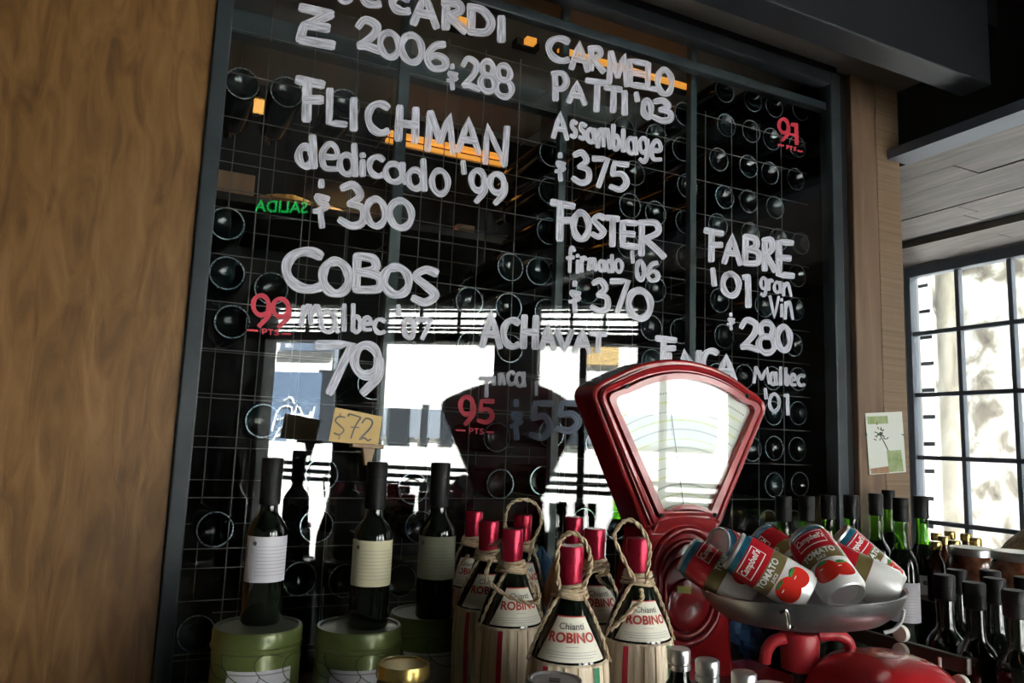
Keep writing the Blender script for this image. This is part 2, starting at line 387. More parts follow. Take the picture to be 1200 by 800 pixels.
# yard beyond it: pavement, white board fence, mottled plane tree
struct(MB('pavement').box((3.3, -9, -.12), (14, 6, -.06)).build('ground_yard', smooth=False))
fen = thing('fence', 'white painted board fence behind the plane tree', 'fence', (6.4, 0, -.06))
mb = MB('fence', 'shutdark'); z = .0
while z < 3.6: mb.box((0, -4, z), (.04, 5.5, z+.205)); z += .245
mb.build('boards', fen, smooth=False)
mb = MB('shutdark'); mb.box((.11, -4, 0), (.14, 5.5, 3.7)); mb.build('backing', fen, smooth=False)
for y in (-3.9, -2, 0, 1.9, 3.5, 5.4): mb = MB('shutdark'); mb.box((.041, y, 0), (.10, y+.08, 3.7)); mb.build('post', fen, smooth=False)
tp = at_x(1163, 470, 5.1)
p_ = at_x(1111, 470, 4.4); t2 = thing('tree_trunk', 'narrow tan tree trunk left of the pale plane tree outside the window', 'tree', (p_.x, p_.y, -.06))
MB('barktan').lathe([(.10, 0), (.075, .4), (.066, 1.6), (.060, 3.4)], 28, mod=lambda a, z: 1+.06*math.sin(3*a+2*z)).build('trunk', t2)
tree = thing('plane_tree', 'mottled pale plane tree trunk outside the small pane window', 'tree', (tp.x, tp.y, -.06))
prof = [(.46, 0), (.40, .3), (.36, .8), (.34, 1.6), (.33, 2.3), (.36, 2.9), (.38, 3.4)]
MB('bark').lathe(prof, 40, mod=lambda a, z: 1+.05*math.sin(3*a+z*1.3)+.03*math.sin(7*a-2*z)).build('trunk', tree)
for k, (dx, dy, dz, r) in enumerate(((-.25, .5, 1.2, .16), (.2, -.9, 1.3, .18), (.5, .3, 1.5, .15))):
    p0 = Vector((0, 0, 2.9)); MB('bark').tube(crom([p0, p0+Vector((dx*.4, dy*.5, dz*.45)), p0+Vector((dx, dy, dz))], 5), [r*(1-.03*i) for i in range(11)], 14).build('branch', tree)
mb = MB('leafgreen')
for k in range(420):
    c = Vector((random.uniform(-1.4, .6), random.uniform(-1.8, 1.2), random.uniform(3.0, 4.6))); a, t = Vector((random.gauss(0, 1), random.gauss(0, 1), random.gauss(0, .6))).normalized()*.09, Vector((random.gauss(0, 1), random.gauss(0, 1), random.gauss(0, 1))).normalized()*.07
    mb.poly([c-a, c-t*.6, c+a, c+t*.6])
mb.build('foliage', tree, smooth=False)

# ---------------------------------------------------------------- the wall behind the camera (seen only mirrored in the glass)
RV, RN = Vector((.805, -.593, 0)), Vector((.593, .805, 0))       # along / outwards, in the mirrored room
RP = at_d(500, 450, 4.6)
def rear_px(px, py, out=0.0):            # pixel of the reflection -> (s, z) on the wall (or a plane further out)
    v = ray(px, py); t = ((RP+RN*out-CAM).dot(RN))/v.dot(RN); p = CAM+v*t; return (p-RP).dot(RV), p.z
def rear(s, z, out=0.0): p = RP+RV*s+RN*out; return Vector((p.x, -p.y, z))
def rbox(mb, s0, s1, z0, z1, o0, o1, mi=0):
    return mb.hexa([rear(s0, z0, o0), rear(s1, z0, o0), rear(s1, z0, o1), rear(s0, z0, o1), rear(s0, z1, o0), rear(s1, z1, o0), rear(s1, z1, o1), rear(s0, z1, o1)], mi)
S = [rear_px(x, 470)[0] for x in (305, 393, 440, 577, 627, 746)]
zt, zh1, zh0, zb = rear_px(500, 357)[1], rear_px(500, 390)[1], rear_px(500, 400)[1], .18
mb = MB('wallblk', 'wallin')
for a, c in ((-5.4, S[0]), (S[1], S[2]), (S[3], S[4]), (S[5], 2.25)): rbox(mb, a, c, 0, 3.0, 0, .15)
for a, c in ((S[0], S[1]), (S[2], S[3]), (S[4], S[5])):
    rbox(mb, a, c, 0, zb, 0, .15); rbox(mb, a, c, zh1, zh0, 0, .15); rbox(mb, a, c, zt, 3.0, 0, .15)
struct(mb.build('wall_rear', smooth=False))
for k, (a, c) in enumerate(((S[0], S[1]), (S[2], S[3]), (S[4], S[5]))):
    w = thing('window_%d' % (k+2), 'tall street window behind the room seen mirrored in the glass', 'window', (0, 0, 0)); struct(w)
    mb = MB('frame')
    for z in (zt-.03, zt-.075, zh1+.03, zh1+.055): rbox(mb, a, c, z-.006, z+.006, .05, .08)
    n = 3 if k else 2
    for i in range(1, n): s = a+(c-a)*i/n; rbox(mb, s-.008, s+.008, zh0, zt, .05, .08)
    if k == 2: s = a+(c-a)*.46; rbox(mb, s-.02, s+.02, zb, zh1, .05, .09)
    mb.build('window_frame', w, smooth=False)
    g = MB('pane'); rbox(g, a, c, zb, zh1, .062, .066); rbox(g, a, c, zh0, zt, .062, .066); g.build('pane', w, smooth=False)
mb = MB('rail')
for y in (549, 558.5, 567.5): z = rear_px(500, y, .35)[1]; rbox(mb, S[0]-.1, S[5]+.1, z-.013, z+.013, .335, .361)
for s_ in (S[0]-.1, S[1]+.1, S[3]+.1, S[5]+.08): rbox(mb, s_, s_+.02, -.06, rear_px(500, 549, .35)[1], .34, .36)
tag(mb.build('railing', smooth=False), 'teal pipe railing outside the street windows, seen mirrored in the glass', 'railing')
# street: pavement, opposite building
FO = 7.5
mb = MB('pavement'); rbox(mb, -14, 12, -.12, -.06, .15, FO+2); struct(mb.build('ground_street', smooth=False))
def frect(mb, x0, y0, x1, y1, proud, mi=0):
    (s0, z1), (s1, z0) = rear_px(x0, y0, FO), rear_px(x1, y1, FO); return rbox(mb, s0, s1, z0, z1, FO-proud, FO+.02, mi)
bld = thing('building', 'sunlit pale building across the street, seen mirrored in the glass', 'building', (0, 0, 0))
mb = MB('facade'); rbox(mb, -12, 10, -.06, 6.5, FO, FO+.4); mb.build('wall', bld, smooth=False)
mb = MB('facadegrey')
frect(mb, 250, 472, 800, 524, .05); frect(mb, 240, 437, 396, 532, .06); frect(mb, 395, 390, 438, 470, .05); mb.build('shopfront', bld, smooth=False)
for x0, y0, x1, y1 in ((457, 478, 480, 523), (497, 474, 501, 523), (520, 476, 530, 523), (585, 474, 600, 523), (655, 480, 690, 523), (290, 434, 315, 500), (376, 434, 392, 530)):
    mb = MB('shutdark'); frect(mb, x0, y0, x1, y1, .08); mb.build('opening', bld, smooth=False)
mb = MB('shutter'); frect(mb, 320, 436, 373, 536, .10); dr = mb.build('shop_door', bld, smooth=False)
mb = MB('white'); rs = random.Random(3)
for q in ([(322, 505), (330, 480), (345, 478), (340, 500), (328, 512)], [(345, 500), (352, 476), (360, 498), (352, 508)], [(358, 505), (368, 482), (366, 500), (372, 476)], [(322, 520), (334, 500), (345, 524), (356, 502), (370, 516)], [(324, 528), (345, 516), (372, 523)], [(336, 470), (344, 466), (348, 474)], [(328, 492), (352, 486), (371, 492)]):
    pts = []
    for p in q: s, z = rear_px(p[0], p[1], FO); pts.append(rear(s, z, FO-.105))
    mb.tube(crom(pts, 5), .018, 5)
mb.build('graffiti', dr)
mb = MB('signboard'); frect(mb, 333, 400, 394, 412, .12); sg = mb.build('shop_sign', bld, smooth=False)
mb = MB('white'); (s0, z0) = rear_px(343, 406, FO)
text_on(mb, '500', lambda u, v: rear(s0-u, z0+v, FO-.125), .10, 1.1, 0, .02); mb.build('lettering', sg, smooth=False)
mb = MB('tan'); frect(mb, 688, 404, 725, 428, .06); mb.build('tan_panel', bld, smooth=False)
mb = MB('facade'); rbox(mb, -12, 10, -.06, rear_px(500, 524, 5.5)[1], 5.5, 5.65); tag(mb.build('low_wall', smooth=False), 'white low wall along the opposite pavement, seen mirrored in the glass', 'wall')

# lamps and deli things behind the camera, mirrored in the glass
def mir(p): return Vector((p.x, -p.y, p.z))
for k, (px, py, d, lab) in enumerate(((303, 126, 3.3, 'amber lantern mirrored in the glass left of the first capital letter F'), (367, 135, 3.9, 'amber lantern mirrored in the glass behind the first capital letter F'))):
    p = mir(at_d(px, py, d)); L = thing('lantern', lab, 'lamp', p)
    mb = MB('black'); mb.box((-.03, -.03, .035), (.03, .03, .05)); mb.box((-.004, -.004, .05), (.004, .004, 3.0-p.z))
    for sx in (-1, 1):
        for sy in (-1, 1): mb.box((sx*.024, sy*.024, -.04), (sx*.028, sy*.028, .035))
    mb.box((-.03, -.03, -.048), (.03, .03, -.04)); mb.build('cage', L, smooth=False)
    MB('lampglow').box((-.021, -.021, -.039), (.021, .021, .03)).build('bulb', L, smooth=False)
p = mir(at_d(330, 243, 3.2)); ex = thing('exit_sign', 'green lit exit sign mirrored in the glass above the stored food', 'sign', p, math.radians(205))
MB('exitbox').box((-.105, .0, -.045), (.105, .03, .045)).build('box', ex, smooth=False)
MB('exitbox').box((-.005, .01, .045), (.005, .02, 3.0-p.z)).build('stem', ex, smooth=False)
mb = MB('exit'); text_on(mb, 'SALIDA', lambda u, v: (u, -.002, v), .072, .95, 0, .01); mb.build('lettering', ex, smooth=False)

# ================================================================ THE GLASS CELLAR WALL
par = thing('glass_partition', 'glass cellar wall in dark steel frame covered with painted wine prices', 'glass wall', (0, 0, 0))
mb = MB('steel')
X0, X1, XI0, XI1, ZI, ZO = .045, 1.746, .075, 1.708, 2.578, 2.615
mb.box((X0, -.014, .86), (XI0, .03, ZO)); mb.box((XI1, -.014, .86), (X1, .03, ZO)); mb.box((XI0, -.014, ZI), (XI1, .03, ZO)); mb.box((XI0, -.014, .86), (XI1, .03, .90))
mb.box((XI0, .004, ZI-.075), (XI1, .03, ZI-.05)); bev(mb.build('frame', par, smooth=False), .003)
MB('black').box((X0, .0, ZO), (1.748, .03, 2.644)).build('gap_filler', par, smooth=False)
MB('glass').box((XI0-.004, -.003, .896), (XI1+.004, .003, ZI+.004)).build('pane', par, smooth=False)

# painted writing: strokes of each character in a unit box
def arc(cx, cy, rx, ry, a0, a1, n=12): return ['c']+[(cx+rx*math.cos(math.radians(a0+(a1-a0)*i/n)), cy+ry*math.sin(math.radians(a0+(a1-a0)*i/n))) for i in range(n+1)]
G = {
 'A': [[(.0, 0), (.5, 1), (1, 0)], [(.2, .36), (.82, .36)]],
 'B': [[(.08, 0), (.12, 1)], ['c', (.1, 1), (.75, .95), (.8, .65), (.2, .53)], ['c', (.2, .53), (.95, .45), (.95, .08), (.08, 0)]],
 'C': [arc(.55, .5, .55, .5, 55, 305)],
 'D': [[(.08, 0), (.1, 1)], ['c', (.0, 1), (.6, .95), (1, .55), (.8, .1), (.05, 0)]],
 'E': [[(.95, 1), (.1, 1), (.1, 0), (1, 0)], [(.1, .52), (.8, .52)]],
 'F': [[(1, .95), (0, 1)], [(.38, 1), (.35, 0)], [(.36, .52), (.95, .56)]],
 'H': [[(.1, 1), (.0, 0)], [(.95, 1), (.9, 0)], [(.05, .5), (.95, .5)]],
 'I': [[(.5, 1), (.5, 0)]], 'L': [[(.15, 1), (.1, .05), (1, .05)]],
 'M': [[(0, 0), (.12, 1)], [(.12, 1), (.5, .25)], [(.5, .25), (.85, 1), (1, 0)]],
 'N': [[(0, 0), (.08, 1), (.88, 0)], [(.88, 0), (1, 1)]],
 'O': [arc(.5, .5, .5, .5, 100, 470, 20)],
 'P': [[(.15, 1), (.2, 0)], ['c', (.0, .95), (.7, 1), (1, .72), (.7, .45), (.2, .42)]],
 'R': [[(.12, 1), (.1, 0)], ['c', (.0, .95), (.65, 1), (.75, .72), (.2, .48)], [(.25, .48), (1, 0)]],
 'S': [['c', (.95, .92), (.5, 1), (.08, .78), (.5, .52), (.92, .25), (.5, 0), (0, .1)]],
 'T': [[(0, .97), (1, .97)], [(.55, .97), (.5, 0)]], 'V': [[(0, 1), (.5, 0), (1, 1)]],
 'U': [['c', (0, 1), (.05, .35), (.5, 0), (.95, .35), (1, 1)]],
 'Z': [[(.05, .95), (.95, .88)], [(.95, .88), (.12, .45)], [(.2, .5), (.85, .5)], [(.1, .42), (.02, .08)], [(.02, .08), (1, .06)]],
 '0': [arc(.5, .5, .48, .5, 100, 465, 18)], '1': [[(.1, .96), (.6, .98)], [(.55, 1), (.6, 0)]],
 '2': [['c', (.05, .75), (.35, 1), (.85, .85), (.7, .5), (.1, .1)], ['c', (.1, .1), (.4, .12), (1, .02)]],
 '3': [['c', (.1, .9), (.55, 1), (.85, .75), (.4, .53)], ['c', (.4, .53), (.95, .45), (.95, .12), (.5, 0), (.0, .12)]],
 '5': [[(1, .97), (.25, .97), (.15, .55)], ['c', (.15, .55), (.7, .6), (.95, .3), (.6, .02), (.05, .08)]],
 '6': [['c', (.85, .98), (.4, .85), (.05, .4), (.3, .02), (.85, .1), (.9, .4), (.5, .52), (.12, .35)]],
 '7': [[(0, .94), (1, .98), (.35, 0)]],
 '8': [arc(.5, .76, .38, .24, -80, 290, 14), arc(.5, .27, .48, .27, 90, 460, 16)],
 '9': [arc(.45, .68, .42, .32, 0, 365, 14), ['c', (.9, .7), (.85, .35), (.35, 0)]],
 'a': [arc(.42, .45, .42, .45, 40, 400, 14), ['c', (.85, .95), (.85, .4), (1, .02)]],
 'b': [[(.1, 1), (.05, .05)], arc(.5, .28, .45, .28, 140, -200, 14)],
 'c': [arc(.55, .5, .5, .5, 50, 310)],
 'd': [arc(.42, .32, .4, .32, 30, 390, 14), [(.85, 1), (.92, .0)]],
 'e': [['c', (.05, .5), (.9, .55), (.85, .9), (.45, 1), (.05, .6), (.2, .08), (.95, .08)]],
 'f': [['c', (1, .88), (.7, 1), (.5, .8), (.4, 0)], [(.05, .55), (.9, .6)]],
 'g': [arc(.45, .7, .42, .3, 20, 380, 14), ['c', (.88, .95), (.85, .3), (.55, .02), (.1, .1)]],
 'i': [[(.5, .68), (.5, 0)], [(.45, 1), (.55, .92)]], 'l': [[(.5, 1), (.45, 0)]],
 'm': [['c', (.02, 0), (.15, .95)], ['c', (.15, .6), (.4, 1), (.48, .1)], ['c', (.5, .6), (.78, 1), (.98, .02)]],
 'n': [['c', (.08, 0), (.12, .95)], ['c', (.12, .6), (.55, 1), (.95, .02)]],
 'o': [arc(.5, .5, .48, .5, 100, 465, 16)], 'r': [[(.15, .95), (.15, 0)], ['c', (.15, .6), (.5, .95), (1, .85)]],
 's': [['c', (.9, .9), (.3, 1), (.2, .65), (.75, .4), (.6, .05), (0, .1)]],
 "'": [[(.3, 1), (.6, 0)]], '.': [[(.4, .5), (.6, .5)]], '-': [[(0, .5), (1, .45)]],
 '$': [['c', (.95, .62), (.2, .66), (.4, .52), (.9, .46), (.3, .34), (.05, .32)], [(.5, 1), (.5, .88)], [(.45, .36), (.55, 0)]],
}
_layer = [0]
def ribbon(mb, pts, w, Y):
    pts = [Vector(p) for p in pts]; b = len(mb.v); n = len(pts); d = 0
    for i, p in enumerate(pts):
        t = (pts[min(i+1, n-1)]-pts[max(i-1, 0)]).normalized(); nn = Vector((-t.y, t.x))
        ww = w*(.45 + .05*math.sin(i*.31+n)); ww *= (.72 if i in (0, n-1) else 1)
        q0, q1 = p+nn*ww, p-nn*ww
        if i: d += (p-pts[i-1]).length
        for q, ux in ((q0, 0), (q1, 1)):
            mb.v.append(at_y(q.x, q.y, Y)); mb.uv[len(mb.v)-1] = (ux + _layer[0]*1.37, d/620 + _layer[0]*.73)
    for i in range(n-1): mb.face((b+2*i, b+2*i+1, b+2*i+3, b+2*i+2))
def glyph(mb, ch, x0, y0, x1, y1, w):
    cx, cy = (x0+x1)/2, (y0+y1)/2; sl = (585-cy)/(2440-cx)*.55; x0 += w*.35; x1 -= w*.35; y0 += w*.35; y1 -= w*.35
    if x1-x0 < 1: x0, x1 = cx-.5, cx+.5
    for st in G[ch]:
        cur = st[0] == 'c'; P = st[1:] if cur else st; Q = []
        for u, v in P:
            X = x0+(x1-x0)*u; Q.append(Vector((X, y1-(y1-y0)*v + sl*(X-cx))))
        if cur: Q = crom(Q, 5)
        else: Q = [Q[i]+(Q[i+1]-Q[i])*k/3 for i in range(len(Q)-1) for k in range(3)]+[Q[-1]]
        # carry the ends on a little so that strokes overlap like a marker's
        if len(Q) > 1:
            Q = [Q[0]-(Q[1]-Q[0]).normalized()*w*.28]+Q+[Q[-1]+(Q[-1]-Q[-2]).normalized()*w*.28]
        _layer[0] += 1; ribbon(mb, Q, w, -.0036-.00006*(_layer[0] % 30))
WR = [
 ('white lettering cut off by the top of the picture, price 288', 'chalk', 11, [('U', 392, -22, 416, 4), ('C', 421, -16, 451, 9), ('C', 456, -8, 485, 17), ('A', 481, -10, 515, 33), ('R', 516, 0, 549, 38), ('D', 546, 6, 579, 43), ('I', 582, 17, 593, 51),
   ('Z', 347, 5, 394, 57, 12), ('2', 415, 20, 449, 62), ('0', 442, 35, 471, 70, 9), ('0', 467, 38, 498, 76, 9), ('6', 496, 47, 527, 84, 9), ('$', 522, 74, 538, 106, 6), ('2', 539, 66, 564, 107, 8), ('8', 560, 69, 583, 110, 8), ('8', 578, 74, 603, 116, 8)]),
 ('white lettering of two lines with year 99 and price 300', 'chalk', 10, [('F', 345, 91, 382, 145, 12), ('L', 380, 103, 408, 150), ('I', 408, 113, 421, 155), ('C', 428, 118, 461, 159), ('H', 463, 123, 492, 168), ('M', 498, 130, 534, 180, 9), ('A', 534, 136, 564, 181, 9), ('N', 566, 145, 597, 195, 8),
   ('d', 346, 156, 373, 198), ('e', 374, 166, 399, 202, 8), ('d', 395, 166, 421, 207, 8), ('i', 420, 178, 430, 208, 8), ('c', 429, 181, 454, 209, 8), ('a', 449, 187, 478, 216, 8), ('d', 475, 184, 502, 224, 8), ('o', 503, 197, 528, 230, 8), ("'", 539, 187, 548, 205, 7), ('9', 549, 197, 573, 239, 8), ('9', 571, 201, 596, 241, 8),
   ('$', 365, 209, 388, 268, 8), ('3', 395, 213, 430, 268), ('0', 426, 230, 455, 268, 9), ('0', 453, 232, 486, 270, 9)]),
 ('white lettering of two lines with year 03 and price 375', 'chalk', 8, [('C', 640, 42, 672, 74, 9), ('A', 667, 47, 691, 84), ('R', 688, 54, 710, 85), ('M', 711, 60, 737, 101), ('E', 733, 70, 762, 103), ('L', 755, 73, 773, 108), ('O', 768, 79, 790, 113),
   ('P', 645, 83, 667, 120, 8), ('A', 664, 94, 688, 123, 8), ('T', 685, 92, 713, 132), ('T', 707, 100, 730, 133), ('I', 727, 105, 737, 136), ("'", 742, 107, 751, 120, 7), ('0', 751, 115, 766, 140), ('3', 763, 115, 789, 144),
   ('A', 646, 130, 667, 164, 7), ('s', 667, 140, 678, 163, 6), ('s', 677, 143, 689, 165, 6), ('a', 686, 148, 700, 169, 6), ('m', 698, 149, 717, 175, 6), ('b', 716, 145, 728, 177, 6), ('l', 727, 150, 734, 179, 6), ('a', 733, 158, 748, 182, 6), ('g', 747, 160, 762, 192, 6), ('e', 761, 163, 777, 190, 6),
   ('$', 649, 178, 664, 213, 6), ('3', 669, 176, 693, 217), ('7', 693, 182, 715, 221), ('5', 712, 188, 738, 225)]),
 ('white lettering of two lines with year 06 and price 370', 'chalk', 8, [('F', 644, 235, 675, 284, 9), ('O', 669, 246, 693, 283, 9), ('S', 692, 250, 711, 280), ('T', 708, 252, 727, 290), ('E', 725, 258, 749, 291), ('R', 746, 258, 781, 302),
   ('f', 662, 288, 675, 320, 5), ('i', 674, 297, 680, 321, 5), ('r', 679, 299, 689, 320, 5), ('m', 688, 301, 700, 318, 5), ('a', 700, 303, 711, 319, 5), ('d', 709, 297, 720, 320, 5), ('o', 719, 303, 731, 320, 5), ("'", 738, 293, 745, 309, 5), ('0', 744, 304, 757, 330, 6), ('6', 756, 305, 774, 331, 6),
   ('$', 665, 328, 682, 367, 6), ('3', 691, 326, 715, 367), ('7', 714, 325, 739, 368), ('0', 733, 337, 766, 376, 9)]),
 ('white lettering beside the scale, wide capitals above the red 95', 'chalk', 9, [('A', 562, 363, 589, 409), ('C', 587, 372, 613, 409), ('H', 610, 368, 632, 410), ('A', 632, 378, 652, 411, 8), ('V', 650, 385, 673, 413, 8), ('A', 671, 385, 694, 415, 8), ('T', 690, 388, 712, 414, 7),
   ('T', 561, 441, 579, 466, 5), ('i', 576, 440, 582, 452, 5), ('n', 583, 436, 593, 452, 5), ('c', 593, 434, 605, 452, 5), ('a', 603, 434, 617, 454, 5), ('I', 626, 446, 631, 464, 4)]),
 ('bluish white price 55 beside the red 95', 'chalkblue', 9, [('$', 596, 467, 614, 516, 7), ('5', 618, 468, 649, 516), ('5', 649, 468, 682, 508)]),
 ('large round white lettering with year 07 and price 79', 'chalk', 11, [('C', 331, 290, 386, 343, 13), ('O', 374, 302, 413, 348, 12), ('B', 411, 297, 449, 344), ('O', 446, 309, 483, 349), ('S', 481, 312, 516, 358),
   ('m', 350, 356, 380, 384, 7), ('a', 374, 360, 398, 391, 6), ('l', 400, 355, 407, 389, 6), ('b', 411, 355, 425, 391, 6), ('e', 423, 370, 437, 389, 6), ('c', 436, 372, 454, 392, 6), ("'", 464, 356, 471, 371, 6), ('0', 471, 371, 488, 398, 7), ('7', 487, 371, 508, 399, 7),
   ('7', 368, 397, 417, 464, 13), ('9', 410, 400, 452, 464, 12)]),
 ('white lettering near the right frame with year 01 and price 280', 'chalk', 8, [('F', 824, 268, 849, 308), ('A', 846, 273, 870, 311), ('B', 869, 275, 892, 312), ('R', 892, 278, 911, 319), ('E', 908, 281, 932, 325),
   ("'", 831, 313, 842, 336, 7), ('0', 844, 318, 869, 349, 8), ('1', 868, 321, 884, 361, 8), ('g', 890, 324, 900, 348, 4), ('r', 899, 326, 907, 341, 4), ('a', 906, 328, 917, 344, 4), ('n', 916, 330, 929, 348, 4), ('V', 901, 346, 914, 374, 4), ('i', 913, 349, 919, 372, 4), ('n', 918, 352, 931, 375, 4),
   ('$', 851, 366, 862, 387, 4), ('2', 865, 372, 892, 413), ('8', 886, 375, 911, 416), ('0', 908, 380, 929, 413)]),
 ('white lettering partly hidden behind the red scale', 'chalk', 8, [('F', 767, 394, 794, 424, 8), ('I', 778, 412, 790, 440), ('N', 797, 409, 822, 440), ('C', 821, 408, 845, 440), ('A', 838, 414, 864, 448)]),
 ('small white lettering between the scale and the right frame', 'chalkthin', 4.5, [('M', 882, 429, 903, 450), ('a', 901, 434, 912, 452), ('l', 912, 429, 918, 452), ('b', 919, 430, 926, 452), ('e', 925, 437, 934, 453), ('c', 933, 438, 945, 453), ("'", 894, 454, 901, 468), ('0', 900, 460, 915, 483), ('1', 917, 461, 928, 487)]),
]
for lab, mt, w, gl in WR:
    mb = MB(mt)
    for g in gl: glyph(mb, g[0], *g[1:5], g[5] if len(g) > 5 else w)
    plabel(mb.build('painted_lettering', par, smooth=False), lab)
def red(lab, gl, dash):
    mb = MB('chalkred')
    for g in gl: glyph(mb, *g)
    x0, y0, x1, y1 = dash; q = (x1-x0)/10; s = (y1-y0)
    h = 7 if q > 3.5 else 5
    def yy(x): return y0+(y1-y0)*(x-x0)/(x1-x0)
    glyph(mb, '-', x0, yy(x0)-2, x0+2.6*q, yy(x0)+2, 2.2)
    for ch, a in (('P', 3.4), ('T', 4.8), ('S', 6.2)): glyph(mb, ch, x0+a*q, yy(x0+a*q)-h*.5, x0+(a+1.2)*q, yy(x0+a*q)+h*.5, 1.6)
    glyph(mb, '-', x0+7.8*q, yy(x1)-2, x1, yy(x1)+2, 2.2)
    plabel(mb.build('red_lettering', par, smooth=False), lab)
red('red score 99 near the left frame', [('9', 294, 344, 320, 384, 6), ('9', 317, 348, 343, 385, 6)], (289, 387, 341, 391))
red('red score 95 left of the scale', [('9', 537, 463, 559, 499, 6), ('5', 558, 467, 580, 497, 6)], (534, 504, 579, 506))
red('red score 94 high by the right frame', [('9', 911, 138, 927, 166, 4.5), ('1', 925, 144, 940, 170, 5), ('-', 922, 156, 935, 159, 3)], (911, 170, 941, 177))
# ================================================================ THE WINE RACK BEHIND THE GLASS
def bw(mb, name, root, smooth=True, angle=38):        # build from points given in the place's own coordinates
    inv = Matrix(); q = root
    while q: inv = inv @ (Matrix.Translation(q.location) @ q.rotation_euler.to_matrix().to_4x4()).inverted(); q = q.parent
    mb.v = [inv @ Vector(v) for v in mb.v]
    return mb.build(name, root, smooth, angle)
rack = thing('wine_rack', 'wire grid wine rack with grey steel posts behind the glass', 'wine rack', (.88, .2, 0))
for x, w in ((.455, .012), (.875, .010), (1.286, .010)):
    mb = MB('post'); mb.box((x-w, .085, .0), (x+w, .105, 2.64)); bw(mb, 'post', rack, False)
mb = MB('post'); mb.box((.08, .3, 2.44), (1.70, .34, 2.50)); bw(mb, 'top_rail', rack, False)
HZ = [1.274+.0976*k for k in range(-6, 13)]
for yy, xsets in ((.110, [(.161, .256, .351), (.569, .665, .761), (.92, 1.016, 1.112, 1.208), (1.35, 1.446, 1.542, 1.638)]), (.36, [(.123, .219, .315, .411), (.503, .599, .695, .791), (.95, 1.046, 1.142, 1.238), (1.33, 1.426, 1.522, 1.618)])):
    mb = MB('wire'); dz = .0 if yy < .2 else .02; seg = 5
    for z in HZ: mb.tube([(.05, yy, z+dz), (1.74, yy, z+dz)], .0013, seg)
    for xs_ in xsets:
        for x in xs_: mb.tube([(x, yy+.0026, .6), (x, yy+.0026, 2.46)], .0013, seg)
    if yy < .2:
        for z in HZ:
            for x in (.455, .875, 1.286): mb.tube([(x+.012, .11, z), (x+.012, .36, z+.0)], .0016, seg)
    bw(mb, 'wire_grid', rack)
# bottles lying in the rack with their bases to the glass
RP_ = [(.0, -.004), (.018, -.003), (.026, .004)]
prof = [(0, .012), (.012, .011), (.021, .006), (.0290, .0005), (.0318, -.0012), (.0328, -.0020), (.0346, -.0020), (.0358, -.0005), (.0375, .010), (.0375, .19), (.034, .215), (.022, .24), (.0145, .26), (.0140, .30), (0, .30)]
FR = Matrix(((1, 0, 0, 0), (0, 0, 1, 0), (0, 1, 0, 0), (0, 0, 0, 1)))      # axis along +Y
rb0 = MB('rackglass', 'ringglint').lathe(prof, 40, mf=lambda i: 1 if i in (4, 5) else 0, frame=FR).build('wine_bottle')
CIRC = [(272, 377), (308, 493), (377, 556), (252, 620), (371, 616), (297, 618), (411, 613), (492, 617), (351, 678), (404, 680), (230, 742), (437, 450), (598, 313), (631, 318), (550, 353), (596, 360), (552, 405), (597, 408), (641, 366), (586, 567), (636, 563), (582, 512), (646, 508), (684, 612), (722, 615), (484, 572), (700, 520), (560, 640), (640, 640), (470, 680),
 (646, 180), (645, 224), (643, 271), (743, 203), (766, 208), (799, 175), (805, 218), (738, 241), (768, 250), (803, 260), (842, 187), (849, 231), (841, 264), (804, 302), (736, 288), (802, 134), (849, 107), (851, 147), (731, 152), (769, 160),
 (882, 118), (907, 125), (938, 129), (880, 154), (904, 163), (934, 172), (877, 195), (902, 203), (932, 210), (877, 236), (908, 243), (879, 274), (912, 281), (938, 285), (934, 323), (843, 352), (932, 362), (895, 358), (848, 394), (930, 404), (872, 441), (905, 443), (935, 444), (906, 484), (935, 484), (881, 526), (907, 525), (934, 526), (907, 568), (937, 567), (900, 612), (930, 612), (763, 384), (797, 388), (764, 424), (768, 339), (763, 300), (700, 380), (688, 340),
 (284, 98), (336, 108), (404, 122), (266, 262), (266, 320), (318, 338), (820, 480), (840, 440)]
pts = []
for px, py in CIRC:
    p = at_y(px, py, .112)
    if all((p-q[0]).length > .074 for q in pts): pts.append((p, px, py))
cols = [(925, 2000, 'column nearest the right frame'), (893, 925, 'second column from the right frame'), (866, 893, 'third column from the right frame'), (812, 866, 'first column right of the right post'), (786, 812, 'first column left of the right post'), (752, 786, 'second column left of the right post'), (712, 752, 'third column left of the right post'),
        (655, 712, 'column just right of the middle post'), (615, 655, 'column at the middle post'), (570, 615, 'first column left of the middle post'), (520, 570, 'second column left of the middle post'), (466, 520, 'column just right of the left post'), (398, 466, 'column just left of the left post'), (360, 398, 'second column left of the left post'), (325, 360, 'fourth column from the left frame'), (290, 325, 'third column from the left frame'), (0, 290, 'column nearest the left frame')]
ORD = ['top', 'second', 'third', 'fourth', 'fifth', 'sixth', 'seventh', 'eighth', 'ninth', 'tenth', 'eleventh', 'twelfth', 'thirteenth', 'fourteenth', 'fifteenth']
first = True
for a, c, nm in cols:
    g = sorted([q for q in pts if a <= q[1] < c], key=lambda q: q[2])
    for i, (p, px, py) in enumerate(g):
        o = rb0 if first else rb0.copy()
        if not first: COL.objects.link(o)
        first = False; o.location = p; o.rotation_euler = (0, random.uniform(0, 6), 0)
        tag(o, ('bottle base, topmost in the rack\'s ' if i == 0 else 'bottle base, %s from top in the rack\'s ' % ORD[i]) + nm, 'wine bottle', 'wine bottles lying in the rack')
